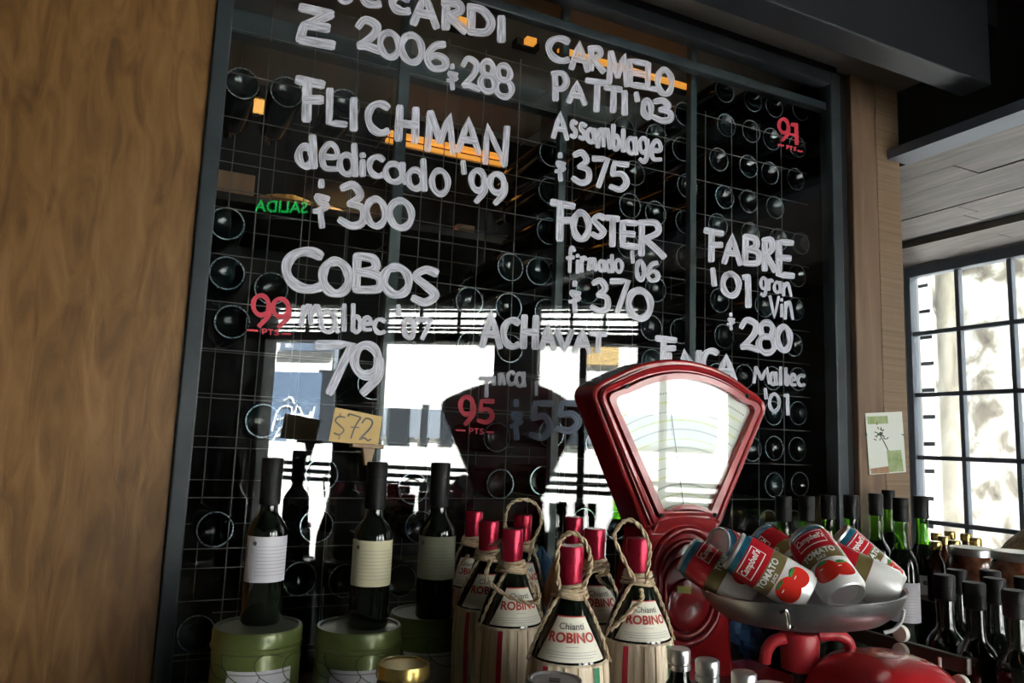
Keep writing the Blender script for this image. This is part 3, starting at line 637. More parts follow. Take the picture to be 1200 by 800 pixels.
# amber strip lamps at the cellar's back and the stored food
for k, (p0, p1, r, lab) in enumerate((((455, 160), (590, 181), .008, 'amber strip lamp behind the second line of capitals'), ((452, 168), (588, 190), .007, 'thinner amber strip lamp right under the wider one'), ((655, 56), (806, 104), .004, 'amber strip lamp high in the cellar behind the right listing'), ((536, 24), (552, 29), .008, 'short amber strip lamp piece behind the topmost capitals'), ((616, 47), (627, 50), .007, 'tiny amber strip lamp piece right of the topmost capitals'))):
    a, c = at_y(*p0, .9 if k < 2 else .16), at_y(*p1, .9 if k < 2 else .16); c.z = a.z = (a.z+c.z)/2
    L = thing('strip_lamp', lab, 'lamp', a)
    mb = MB('amber'); mb.box((a.x, a.y-.01, a.z-r), (c.x, a.y+.01, a.z+r)); bw(mb, 'tube', L, False)
    mb = MB('cellar'); mb.box((a.x-.02, a.y+.011, a.z-r*1.3), (c.x+.02, .999 if k < 2 else .20, a.z+r*1.3)); bw(mb, 'housing', L, False)
l = bpy.data.lights.new('food_fill_spot', 'SPOT'); l.energy = 7; l.color = (1, .62, .28); l.spot_size = math.radians(112); l.spot_blend = .6; l.shadow_soft_size = .03  # added spot without a fixture, brightens the stored food
lo = bpy.data.objects.new('food_fill_spot', l); COL.objects.link(lo); lo.location = (.55, .84, 2.47)
sh0 = at_y(262, 292, .62); sh1 = at_y(560, 330, .62); sz = at_y(330, 266, .76).z
mb = MB('counter'); mb.box((.06, .50, sz-.02), (1.0, .999, sz)); tag(mb.build('shelf', smooth=False), 'dark shelf inside the cellar carrying the stored food', 'shelf')
def lump(name, lab, mats, px, py, sx, sy, szz, cat, seed):
    p = at_y(px, py, .76); rs = random.Random(seed); ph = [rs.uniform(0, 6) for _ in range(4)]
    n, mth = 14, 24; pr = [(math.sin(PI*i/n), -math.cos(PI*i/n)) for i in range(n+1)]
    mb = MB(*mats).lathe(pr, mth, mf=lambda i: (1 if i > 8 else 0) if len(mats) > 1 else 0, mod=lambda a, z: 1+.16*math.sin(2*a+ph[0]+z*2)+.08*math.sin(5*a+ph[1]-3*z))
    mb.v = [Vector((v.x*sx, v.y*sy, (v.z+1)*szz)) for v in mb.v]; o = mb.build(name); o.location = (p.x, .76, sz); tag(o, lab, cat)
lump('cured_meat', 'piece of cured meat with yellow rind under the green sign', ('meat', 'bread'), 335, 250, .085, .07, .05, 'food', 1)
lump('cured_meat', 'piece of cured meat with yellow top left of the painted price 300', ('meat', 'bread'), 378, 255, .075, .07, .045, 'food', 2)
lump('cured_meat', 'brown piece of cured meat right of the painted price 300', ('meat',), 498, 262, .05, .05, .035, 'food', 3)
lump('cured_meat', 'small brown piece of cured meat right of the left post', ('meat',), 475, 310, .045, .04, .04, 'food', 4)
p = at_y(272, 250, .75); mb = MB('board'); mb.box((p.x-.05, .75, sz), (p.x+.055, .79, sz+.14)); tag(bev(mb.build('chopping_board', smooth=False)), 'wooden board standing at the left frame inside the cellar', 'board')
p = at_y(545, 300, .75); mb = MB('board'); mb.box((p.x-.03, .75, sz), (p.x+.03, .79, sz+.10)); tag(bev(mb.build('chopping_board', smooth=False)), 'wooden block standing under the painted year 99 inside the cellar', 'board')

# ================================================================ COUNTER
CZ = 1.065
ct = thing('counter', 'dark wooden serving counter along the glass cellar wall', 'counter', (1.2, -.5, 0))
mb = MB('counter'); mb.box((.06, -1.02, CZ-.04), (2.40, -.02, CZ)); bev(bw(mb, 'worktop', ct, False), .004)
mb = MB('counter'); mb.box((.10, -.98, 0), (2.36, -.06, CZ-.04)); bw(mb, 'cabinet', ct, False)
for i in range(4):
    mb = MB('counter'); x = .12+i*.56; mb.box((x, -.995, .1), (x+.54, -.981, CZ-.07)); bw(mb, 'door', ct, False)

# ---------------------------------------------------------------- green tins and the small oil bottles on them
TZ = 1.218; TH = TZ-CZ
tp_ = [at_z(303, 731, TZ), at_z(421, 731, TZ), at_z(503, 716, TZ)]
R_T = .0645
tin = thing('tin', 'green round tin under the bottle with the white label', 'tin', (tp_[0].x, tp_[0].y, CZ), face_cam(tp_[0]), 'green tins')
MB('green').lathe([(0, 0), (R_T-.004, 0), (R_T-.001, .003), (R_T-.001, TH-.036), (R_T-.002, TH-.030)], 56).build('body', tin)
lid = MB('green', 'tinlid').lathe([(R_T-.003, TH-.030), (R_T+.0012, TH-.028), (R_T+.0016, TH-.023), (R_T, TH-.021), (R_T, TH-.004), (R_T-.002, TH), (R_T-.006, TH), (R_T-.008, TH-.003), (0, TH-.003)], 56, mf=lambda i: 1 if i >= 5 else 0).build('lid', tin)
RT = lambda z: R_T-.001
mb = MB('lab_w', 'inkgrey'); wrap_patch(mb, RT, .012, TH-.050, math.radians(-36), math.radians(50), .0006, 0, 2, 24); wrap_patch(mb, RT, TH-.056, TH-.054, math.radians(-33), math.radians(47), .0011, 1, 1, 20)
wrap_patch(mb, RT, .030, .032, math.radians(-15), math.radians(25), .0011, 1, 1, 12); mb.build('label', tin)
mb = MB('vine')
for k, (a0, ph) in enumerate(((-60, 0), (-20, 1.2), (25, 2.1), (62, 3.3))):
    P = [(R_T+.0001, math.radians(a0+26*math.sin(t*2.2+ph)), TH-.060+.030*math.cos(t*2.6+ph)*.5+.01*t) for t in [i*.16 for i in range(14)]]
    mb.tube([(r*math.sin(a), -r*math.cos(a), z) for r, a, z in P], .0006, 5)
mb.build('vine_print', tin)
dup(tin, (tp_[1].x, tp_[1].y, CZ), face_cam(tp_[1]), 'green round tin under the bottle with the cream label')
dup(tin, (tp_[2].x, tp_[2].y, CZ), face_cam(tp_[2]), 'green round tin under the bottle with the olive label')
BH = .248
bprof = [(0, .004), (.020, 0), (.027, .001), (.030, .006), (.030, .132), (.0288, .141), (.024, .151), (.0165, .160), (.0135, .167), (.0128, .178), (.0128, .190)]
cprof = [(.0134, .176), (.0158, .178), (.0158, .224), (.0164, .2245), (.0164, .246), (.0150, BH), (0, BH)]
RB = rfun(bprof)
def oil_bottle(loc, lab, label_mat, rot):
    b = thing('oil_bottle', lab, 'bottle', loc, face_cam(loc)+rot, 'small bottles standing on the tins')
    MB('bottle').lathe(bprof, 44).build('glass', b); MB('capblk').lathe(cprof, 32).build('capsule', b)
    mb = MB(label_mat, 'inkgrey', 'ink'); wrap_patch(mb, RB, .064, .131, math.radians(-88), math.radians(88), .0004, 0, 1, 40)
    for i in range(9): z = .116-.0052*i; wrap_patch(mb, RB, z, z+.0007, math.radians(-48), math.radians(62), .0007, 1, 1, 16)
    for i in range(16):
        a = 2*PI*i/16; c = Vector((math.sin(math.radians(-52))*.0304, -math.cos(math.radians(-52))*.0304, .121)); t = Vector((math.cos(math.radians(-52)), math.sin(math.radians(-52)), 0)); n = Vector((math.sin(math.radians(-52)), -math.cos(math.radians(-52)), 0))
        q = c+(t*math.cos(a)+Vector((0, 0, 1))*math.sin(a))*.0035*(1 if i % 2 else .7)+n*.0006; q2 = c+(t*math.cos(a+.5)+Vector((0, 0, 1))*math.sin(a+.5))*.0035+n*.0006
        mb.poly([c+n*.0006, q, q2], 2)
    mb.build('label', b); return b
ob = [at_z(305, 727, TZ), at_z(431, 732, TZ), at_z(508, 721, TZ)]
oil_bottle(tuple(ob[0]-Vector((0, 0, .003))), 'dark oil bottle with white label on the leftmost tin', 'lab_w', .35)
oil_bottle(tuple(ob[1]-Vector((0, 0, .003))), 'dark oil bottle with cream label on the middle tin', 'lab_c', .15)
oil_bottle(tuple(ob[2]-Vector((0, 0, .003))), 'dark oil bottle with olive label on the tin at the straw flasks', 'lab_o', .1)
# price card on its clip stand
CY = ob[1].y+.085
ps = at_y(431, 560, CY)
st = thing('card_holder', 'wooden clip on a thin rod holding the yellow price card', 'card holder', (ps.x, CY, CZ))
mb = MB('darkbar'); mb.tube([(0, 0, .006), (0, 0, ps.z-CZ+.02)], .0016, 8); mb.build('rod', st)
MB('darkbar').lathe([(0, 0), (.012, 0), (.0125, .003), (.011, .010), (0, .011)], 24).build('foot', st)
a, c = at_y(411, 521, CY), at_y(448, 523, CY); d = at_y(429, 545, CY)
mb = MB('clipwood'); mb.hexa([(a.x, CY-.012, a.z-.004), (c.x, CY-.012, c.z-.004), (c.x, CY+.012, c.z-.004), (a.x, CY+.012, a.z-.004), (a.x, CY-.012, a.z+.003), (c.x, CY-.012, c.z+.003), (c.x, CY+.012, c.z+.003), (a.x, CY+.012, a.z+.003)])
mb.hexa([(d.x-.004, CY-.006, d.z), (d.x+.006, CY-.006, d.z), (d.x+.006, CY+.006, d.z), (d.x-.004, CY+.006, d.z), (d.x-.010, CY-.008, a.z-.004), (d.x+.012, CY-.008, a.z-.004), (d.x+.012, CY+.008, a.z-.004), (d.x-.010, CY+.008, a.z-.004)])
bev(bw(mb, 'clip', st, False), .0015)
P4 = [at_y(*q, CY-.004) for q in ((385, 517), (443, 522), (448, 488), (393, 477))]
root = thing('price_card', 'yellow kraft price card reading 72 in the wooden clip', 'price card', tuple((P4[0]+P4[1])/2))
mb = MB('card'); mb.hexa([P4[0]+Vector((0, .0012, 0)), P4[1]+Vector((0, .0012, 0)), P4[2]+Vector((0, .0012, 0)), P4[3]+Vector((0, .0012, 0)), P4[0], P4[1], P4[2], P4[3]]); bw(mb, 'card', root, False)
mb = MB('ink')
def ink(mbx, P, w, Y):
    Q = crom([Vector(p) for p in P], 4) if len(P) > 2 else [Vector(p) for p in P]; ribbon(mbx, Q, w, Y)
Yk = CY-.0046
ink(mb, [(405, 489), (397, 488), (393, 493), (399, 499), (403, 504), (398, 509), (391, 507)], 2.0, Yk); ink(mb, [(399, 484), (398, 489)], 1.6, Yk); ink(mb, [(398, 510), (397, 515)], 1.6, Yk)
ink(mb, [(408, 488), (410, 485), (423, 489)], 2.2, Yk-.0001); ink(mb, [(423, 489), (416, 500), (411, 514)], 2.2, Yk); ink(mb, [(411, 500), (421, 501)], 1.8, Yk-.0002)
ink(mb, [(424, 496), (429, 490), (436, 493), (434, 501), (421, 515)], 2.2, Yk); ink(mb, [(421, 515), (427, 513), (431, 516), (435, 514)], 2.0, Yk-.0001)
bw(mb, 'lettering', root, False)

# ---------------------------------------------------------------- straw flasks
FZ = 1.374-CZ
FP = fprof = [(.0, .002), (.040, .002), (.044, .04), (.0480, .09), (.0495, .13), (.0485, .158), (.0460, .176), (.040, .197), (.031, .220), (.0235, .240), (.0175, .2535), (.0148, .2625), (.0140, .275), (.0140, FZ-.004)]
fcap = [(.0148, FZ-.060), (.0158, FZ-.058), (.0162, FZ-.020), (.0170, FZ-.0195), (.0170, FZ-.003), (.0158, FZ), (0, FZ)]
RF = rfun(fprof)
SP = sprof = [(0, 0), (.040, 0), (.047, .02), (.0495, .06), (.0518, .10), (.0522, .135), (.0508, .160), (.0490, .1745), (.0465, .1765)]
def fiasco(loc, lab, loop=None, lrot=0.0, tall=False, cord=None, slim=1.0):
    S_ = lambda P: [(r*(slim if z < .19 else 1-(1-slim)*max(0, (.24-z)/.05)), z) for r, z in P]
    fprof, sprof = S_(FP), S_(SP); RF = rfun(fprof)
    f = thing('straw_flask', lab, 'wine flask', loc, face_cam(loc)+lrot, 'straw covered wine flasks')
    MB('bottle').lathe(fprof, 44).build('glass', f); MB('capred').lathe(fcap, 32).build('capsule', f)
    sp = sprof if not tall else sprof[:6]+[(.0515, .165), (.047, .195), (.040, .219), (.031, .236), (.0235, .250)]
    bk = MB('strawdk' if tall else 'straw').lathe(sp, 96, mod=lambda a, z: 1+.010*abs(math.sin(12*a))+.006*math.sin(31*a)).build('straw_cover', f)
    RS = rfun(sp)
    for k, (a, w, mt, nm) in enumerate(((math.radians(36), .085, 'ribgreen', 'green_ribbon'), (math.radians(-38), .07, 'ribred', 'red_ribbon'))):
        mb = MB(mt); wrap_patch(mb, RS, .03, .173, a-w, a+w, .0016, 0, 10, 3); mb.build(nm, bk)
    mb = MB('strawdk')
    for a in (-70, -10, 8, 52, 100, 160, 220): a = math.radians(a); mb.tube([(1.012*RS(z)*math.sin(a), -1.012*RS(z)*math.cos(a), z) for z in [.01+.0205*i for i in range(9)]], .0009, 5)
    mb.build('stitch', bk)
    if not tall:
        mb = MB('lab_f', 'inkred'); A = math.radians(62)
        e = lambda t: .96-.36*t**1.4-.10*abs(math.sin(9*t))*0
        wrap_patch(mb, RF, .179, .228, -A, A, .0007, 0, 10, 30, lambda t: 1.0-.42*t)
        wrap_patch(mb, RF, .2275, .2290, -A*.58, A*.58, .0009, 1, 1, 20)
        lb = mb.build('label', f)
        mb = MB('ink', 'inkred', 'inkgrey')
        text_wrap(mb, 'Chianti', RF, .2175, 0, .0105, .0013, 0, 1.0, .01); text_wrap(mb, 'ROBINO', RF, .2050, 0, .0150, .0014, 1, 1.0, .03)
        for z, h in ((.1955, .18), (.1895, .72), (.1865, .72), (.1835, .60)): wrap_patch(mb, RF, z, z+.0006, -A*h, A*h, .0012, 2, 1, 16)
        mb.build('lettering', lb)
    # raffia: a wound band under the capsule, hanging cords and, on some, a carrying loop
    mb = MB('raffia')
    for k in range(4): z = .249+.0042*k; r = RF(z)+.0028; mb.tube([(r*math.cos(t*PI/10), r*math.sin(t*PI/10), z+.0015*math.sin(t*PI/5+k)) for t in range(20)], .0026, 6, closed=True)
    mb.build('cord_band', f)
    def twist(P, rr=.0017):
        C = crom(P, 8); out = MB('raffia')
        for ph in (0, PI):
            Q = []
            for i, p in enumerate(C):
                t = (C[min(i+1, len(C)-1)]-C[max(i-1, 0)]).normalized(); u = t.orthogonal().normalized(); w = t.cross(u); Q.append(p+(u*math.cos(i*.75+ph)+w*math.sin(i*.75+ph))*rr)
            out.tube(Q, rr*1.05, 6)
        return out
    def twist_w(P): return twist(P)
    for s in (-1, 1):
        P = [(s*(RF(z)+.0035)*math.sin(math.radians(an)), -(RF(z)+.0035)*math.cos(math.radians(an)), z) for z, an in ((.252, 40), (.235, 58), (.215, 70), (.195, 76), (.178, 80))]
        P[-1] = (P[-1][0]*1.06, P[-1][1]*1.06, .172); twist(P, .0013).build('cord', f)
    if loop:
        D = (Vector(loc)-CAM).dot(CF); bw(twist([at_d(x, y, D) for x, y in loop]), 'cord_loop', f)
    if cord:
        D = (Vector(loc)-CAM).dot(CF)-.040; bw(twist([at_d(x, y, D) for x, y in cord]), 'cord_tail', f)
    return f
def floc(px, py): p = at_z(px, py+2, 1.374); return (p.x, p.y, CZ)
FL = [
 (556, 598, 'straw flask farthest left, beside the oil bottle with the olive label', None, -.25, False, [(549, 650), (540, 662), (531, 678), (528, 690)]),
 (571, 610, 'straw flask second from the left, right beside the leftmost flask', None, .1, False, [(582, 655), (590, 640), (588, 633), (574, 640)]),
 (601, 617, 'straw flask with a cord tail hanging right, in the second row', None, .42, False, [(575, 655), (570, 675), (582, 690), (604, 702), (624, 706), (632, 698), (624, 682)]),
 (613, 600, 'straw flask at the back with a wide round cord loop above its cap', [(598, 640), (592, 614), (597, 592), (613, 585), (629, 592), (634, 612), (624, 635), (620, 655)], .2, False, None),
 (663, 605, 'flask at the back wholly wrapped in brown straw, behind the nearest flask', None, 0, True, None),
 (669, 637, 'nearest straw flask in the middle of the group, cord loop round its cap', [(655, 690), (653, 660), (656, 634), (671, 624), (686, 636), (692, 656), (690, 672), (682, 690)], .12, False, None),
 (697, 617, 'straw flask between the nearest flask and the flask beside the scale', None, .25, False, [(690, 672), (706, 664), (712, 660), (710, 672), (700, 676), (716, 690)]),
 (748, 628, 'straw flask beside the red scale, cord loop over its cap', [(744, 680), (728, 650), (720, 626), (735, 609), (751, 618), (761, 640), (760, 660), (757, 684)], .38, False, [(751, 690), (752, 702), (742, 712), (728, 726), (715, 738)]),
]
SHIFT = {0: (.012, .028), 1: (.017, .030), 3: (-.004, -.008), 4: (.030, .022)}      # feet a little apart so that the flasks stand clear of each other
for k, (px, py, lab, loop, lr, tall, cord) in enumerate(FL):
    q = floc(px, py); d = SHIFT.get(k, (0, 0)); fiasco((q[0]+d[0], q[1]+d[1], CZ), lab, loop, lr, tall, cord, .80 if k in (0, 3, 4) else 1.0)

# ---------------------------------------------------------------- jars in front
def jar(px, py, zt, lidmat, fill, lab, r, lidh, name='jar', top=None):
    p = at_z(px, py, zt); h = zt-CZ; j = thing(name, lab, 'jar', (p.x, p.y, CZ), face_cam(p))
    MB(fill).lathe([(0, 0), (r*.98, 0), (r*1.03, .006), (r*1.03, h-lidh-.018), (r*.98, h-lidh-.006), (r*.90, h-lidh)], 40).build('glass', j)
    MB(lidmat).lathe([(r*.92, h-lidh), (r*1.02, h-lidh), (r*1.035, h-lidh+.003), (r*1.0, h-.003), (r*.97, h), (r*.86, h), (r*.82, h-.0015), (0, h-.0015)], 48, mod=None).build('lid', j)
    if top: MB(top).box((-r*.2, -r*.2, h-.0014), (r*.2, r*.2, h-.0008)).build('print', j, False)
    return j
jar(473, 776, 1.216, 'gold', 'jarfill', 'jar with gold lid in front of the green tins', .0335, .016)
jar(650, 795, 1.250, 'inkgrey', 'jarfill', 'jar with grey printed lid in front of the nearest straw flask', .0300, .012, top='ink')
jar(906, 803, 1.200, 'inkgrey', 'jarfill', 'small jar with grey lid at the red base of the scale', .024, .012)
for k, (px, py, lab) in enumerate(((796, 759, 'small dark bottle with silver cap beside the straw flask'), (829, 772, 'small dark bottle with silver cap, middle of the three'), (872, 787, 'small dark bottle with silver cap nearest the red base'))):
    p = at_z(px, py, 1.250); b = thing('small_bottle', lab, 'bottle', (p.x, p.y, CZ), 0, 'small bottles with silver caps'); h = 1.250-CZ
    MB('bottle').lathe([(0, 0), (.021, 0), (.023, .003), (.023, h-.062), (.020, h-.050), (.0125, h-.036), (.0115, h-.024)], 32).build('glass', b)
    MB('silver').lathe([(.0125, h-.026), (.0142, h-.025), (.0142, h-.019), (.0132, h-.018), (.0132, h-.0165), (.0142, h-.0155), (.0142, h-.002), (.0128, h), (0, h)], 36).build('cap', b)
def crumple(name, lab, px, py, d, r, h, seed):
    p = at_d(px, py, d); rs = random.Random(seed); pr = [(math.sin(PI*(.12+.88*i/12)), i/12) for i in range(13)]; ph = [[rs.uniform(.72, 1.15) for _ in range(22)] for _ in range(13)]
    mb = MB('bluebag'); mb.lathe([(max(a, .25) if i < 12 else 0, b) for i, (a, b) in enumerate(pr)], 22)
    for v in mb.v:
        k = int((math.atan2(v.y, v.x) % (2*PI))/(2*PI)*22) % 22; f = ph[min(int(v.z*12), 12)][k]; v.x *= r*f; v.y *= r*f; v.z *= h*(1+.04*math.sin(k*2.1))
    o = mb.build(name, None, True, 12); o.location = (p.x, p.y, CZ); tag(o, lab, 'plastic wrap')
crumple('plastic_wrap', 'crumpled blue plastic wrap behind the straw flasks', 634, 662, 1.50, .045, .235, 5)
crumple('plastic_wrap', 'crumpled blue plastic wrap behind the red scale hub', 878, 748, 1.62, .045, .12, 6)
# ================================================================ THE RED FAN SCALE
SX, SY = .887, -.348
scl = thing('scale', 'red enamelled fan scale with white dial beside the straw flasks', 'scale', (SX, SY, CZ))
FS = Matrix(((1, 0, 0, SX), (0, 0, -1, SY), (0, 1, 0, 0), (0, 0, 0, 1)))      # x right, y up, z to the front (-Y)
def fan(bw_, zb, cw, zc, tw, zt_, zmid, bulge, n=8):
    # right half bottom -> corner -> top arc -> left -> bottom
    pts = []; A, B = Vector((bw_, zb)), Vector((cw, zc)); T = Vector((tw, zt_))
    for i in range(n): pts.append(A+(B-A)*(i/n))
    d = (B-A).normalized(); s = zmid-zt_; R = (tw*tw+s*s)/(2*s); cz = zmid-R; ang = math.asin(tw/R)
    td = Vector((math.cos(ang), -math.sin(ang)))
    K = B+d*((T-B).length*.55)
    for i in range(n): t = i/n; pts.append(B*(1-t)**2+K*2*t*(1-t)+T*t*t)
    for i in range(2*n): a = ang-2*ang*i/(2*n); pts.append(Vector((R*math.sin(a), cz+R*math.cos(a))))
    right = pts[:2*n]; left = [Vector((-p.x, p.y)) for p in right[::-1]]
    pts = right+pts[2*n:]+left
    for i in range(1, n): t = i/n; pts.append(Vector((-bw_+2*bw_*t, zb+bulge*4*t*(1-t))))
    return pts
OUT = fan(.084, 1.358, .193, 1.578, .158, 1.622, 1.666, 0)
OUT2 = fan(.077, 1.366, .185, 1.577, .154, 1.614, 1.657, .010)
MID = fan(.066, 1.379, .174, 1.576, .144, 1.604, 1.643, .012)
MID2 = fan(.063, 1.383, .170, 1.576, .141, 1.600, 1.639, .012)
INN = fan(.052, 1.390, .156, 1.573, .130, 1.594, 1.628, .013)
mb = MB('red')
mb.prism([tuple(p) for p in OUT], FS, .070)
mb.v = [v+Vector((0, .035, 0)) for v in mb.v]; n = len(OUT)
o = bw(mb, 'fan_housing', scl, True, 50); bev(o, .005, 3)
mb = MB('red')      # the stepped front rim: outer bead, groove, inner flange
def ring(P, Q, zp, zq):
    b = len(mb.v); N = len(P); mb.v += [FS @ Vector((p.x, p.y, zp)) for p in P]+[FS @ Vector((p.x, p.y, zq)) for p in Q]
    for i in range(N): j = (i+1) % N; mb.face((b+i, b+j, b+N+j, b+N+i))
ring(OUT2, OUT2, .034, .044); ring(OUT2, MID, .044, .044); ring(MID, MID2, .044, .036); ring(MID2, MID2, .036, .050); ring(MID2, INN, .050, .050); ring(INN, INN, .050, .0352)
mb.tube([FS @ Vector((p.x, p.y, .044)) for p in [(a+b)/2 for a, b in zip(OUT2, MID)]], .0055, 8, closed=True)
bw(mb, 'front_rim', scl, True, 40)
mb = MB('dial'); mb.prism([tuple(p) for p in INN], FS, .0006); mb.v = [v+Vector((0, -.0352, 0)) for v in mb.v]; dl = bw(mb, 'dial', scl, False)
mb = MB('dialy', 'dialg')
def inside(x, z): t = (z-1.390)/(1.573-1.390); return abs(x) < .052+(.156-.052)*min(max(t, 0), 1)-.006 and z < 1.622-.9*x*x*1.6
PZ = 1.285
for k in range(12):
    r = .135+.0165*k
    for i in range(-34, 34):
        a0, a1 = math.radians(i*1.0), math.radians(i*1.0+(1.0 if k % 3 == 0 else .55))
        x, z = r*math.sin(a0), PZ+r*math.cos(a0)
        if inside(x, z) and inside(r*math.sin(a1), PZ+r*math.cos(a1)):
            w = .0035 if k % 3 else .0012
            mb.poly([FS @ Vector(((r+dr)*math.sin(a), PZ+(r+dr)*math.cos(a), .0362)) for a, dr in ((a0, 0), (a1, 0), (a1, w), (a0, w))], 0 if k % 2 == 0 else 1)
bw(mb, 'dial_print', dl, False)
mb = MB('black'); mb.obox(FS @ Vector((-.02, 1.50, .0385)), FS.to_3x3() @ Vector((.0007, 0, 0)), FS.to_3x3() @ Vector((-.018, .10, 0)), FS.to_3x3() @ Vector((0, 0, .0004))); bw(mb, 'pointer', scl, False)
mb = MB('pane'); mb.prism([tuple(p) for p in INN], FS, .002); mb.v = [v+Vector((0, -.044, 0)) for v in mb.v]; bw(mb, 'dial_glass', scl, False)
mb = MB('black')
for x, z in ((-.138, 1.606), (.138, 1.606), (-.060, 1.384), (.060, 1.384)): mb.lathe([(.0042, 0), (.0042, .002), (.0028, .0035), (0, .0035)], 12, frame=FS @ Matrix.Translation((x, z, .050)))
bw(mb, 'screws', scl)
# body below the fan
def body_poly():
    R = [(.084, 1.359), (.082, 1.348), (.082, 1.335), (.088, 1.31), (.096, 1.28), (.10, 1.24), (.102, 1.18), (.108, 1.12), (.115, CZ)]
    return R[::-1][:0]+[(x, z) for x, z in R]+[(-x, z) for x, z in R[::-1]]
P = body_poly()[::-1]
mb = MB('red'); mb.prism(P, FS, .085); mb.v = [v+Vector((0, .04, 0)) for v in mb.v]; o = bw(mb, 'body', scl, True, 45); bev(o, .008, 3)
def stadium(hw, z0, z1, n=16): return [Vector((hw*math.cos(PI*i/n), z1+hw*math.sin(PI*i/n))) for i in range(n+1)]+[Vector((hw*math.cos(PI+PI*i/n), z0+hw*math.sin(PI+PI*i/n))) for i in range(n+1)]
mb = MB('red')
for hw, zt_, r, dz in ((.074, 1.285, .0075, .046), (.060, 1.278, .006, .046), (.047, 1.262, .005, .046)):
    mb.tube([FS @ Vector((p.x, p.y, dz)) for p in stadium(hw, 1.235, zt_)], r, 10, closed=True)
b = stadium(.040, 1.235, 1.255); mb.lathe([(.046, .0), (.044, .006), (.036, .009), (.02, .006), (0, .005)], 40, frame=FS @ Matrix.Translation((0, 1.228, .045)))
bw(mb, 'raised_rings', scl, True, 50)
mb = MB('red'); mb.hexa([FS @ Vector(q) for q in ((-.078, 1.345, .044), (.078, 1.345, .044), (.078, 1.345, .03), (-.078, 1.345, .03), (-.058, 1.392, .0505), (.058, 1.392, .0505), (.058, 1.392, .03), (-.058, 1.392, .03))]); bev(bw(mb, 'neck_plate', scl, False), .004)
mb = MB('dialy'); mb.poly([FS @ Vector(q) for q in ((-.03, 1.253, .058), (.0, 1.249, .058), (.0, 1.262, .058), (-.03, 1.264, .058))]); bw(mb, 'sticker', scl, False)
# base with the rounded red cover in front
def superdome(mb, c, rx, ry, rz, e=.62, mi=0, nu=48, nv=14):
    b = len(mb.v); sg = lambda v, p: math.copysign(abs(v)**p, v)
    for j in range(nv):
        v = (PI/2)*j/nv
        for i in range(nu):
            u = 2*PI*i/nu; mb.v.append(Vector((c[0]+rx*sg(math.cos(v), e)*sg(math.cos(u), e), c[1]+ry*sg(math.cos(v), e)*sg(math.sin(u), e), c[2]+rz*sg(math.sin(v), e*1.15))))
    mb.v.append(Vector((c[0], c[1], c[2]+rz)))
    for j in range(nv-1):
        for i in range(nu): mb.face((b+j*nu+i, b+j*nu+(i+1) % nu, b+(j+1)*nu+(i+1) % nu, b+(j+1)*nu+i), mi)
    for i in range(nu): mb.face((b+(nv-1)*nu+i, b+(nv-1)*nu+(i+1) % nu, b+nv*nu), mi)
BC = at_d(1035, 800, 1.05)
mb = MB('red'); superdome(mb, (BC.x, BC.y, 1.10), .105, .095, .128); superdome(mb, (BC.x+.085, BC.y-.035, 1.10), .075, .055, .085)
bw(mb, 'base_cover', scl, True, 60)
mb = MB('red'); mb.box((SX-.04, -.88, CZ), (SX+.22, -.31, CZ+.035)); o = bw(mb, 'base', scl, False); bev(o, .012, 3)
hub = at_d(937, 754, 1.10)
mb = MB('redmatte'); mb.lathe([(.026, -.035), (.027, -.010), (.0285, .012), (.026, .017), (0, .018)], 32, frame=Matrix.Translation(hub))
bw(mb, 'hub', scl)
for P in ([(920, 747), (907, 751), (899, 761), (896, 776)], [(958, 744), (980, 744), (993, 751), (998, 766)]):
    mb = MB('redmatte'); mb.tube(crom([at_d(x, y, 1.09) for x, y in P], 6), .0085, 12); bw(mb, 'hub_arm', scl)
mb = MB('darkbar'); mb.tube([hub+Vector((0, 0, -.03)), Vector((hub.x, hub.y, CZ+.03))], .010, 12); bw(mb, 'hub_post', scl)
a, c = at_x(985, 737, 1.06), at_x(1134, 783, 1.06); c.z = a.z = (a.z+c.z)/2
mb = MB('darkbar'); mb.box((1.055, c.y, a.z-.010), (1.066, a.y, a.z+.012)); mb.tube([(1.0605, c.y+.002, a.z-.010), (1.0605, c.y+.002, a.z+.012)], .006, 10); bev(bw(mb, 'lever_bar', scl, False), .002)
mb = MB('darkbar'); mb.tube([(1.06, a.y-.01, a.z), (hub.x, hub.y, hub.z-.004)], .006, 8); bw(mb, 'lever_link', scl)
for px, py in ((1056, 742), (1056, 763), (1126, 801)):
    mb = MB('ivory'); p = at_x(px, py, 1.052); mb.lathe([(0, -.004), (.012, -.004), (.0125, 0), (.012, .004), (0, .004)], 24, frame=Matrix.Translation(p) @ Matrix.Rotation(PI/2, 4, 'Y'))
    bw(mb, 'roller', scl)
mb = MB('ivory'); p, q = at_x(1126, 801, 1.0), at_x(1100, 770, 1.052); mb.tube([at_x(1101, 770, 1.05), at_x(1103, 800, 1.05), at_x(1126, 803, 1.05)], .0025, 8); bw(mb, 'roller_bracket', scl)

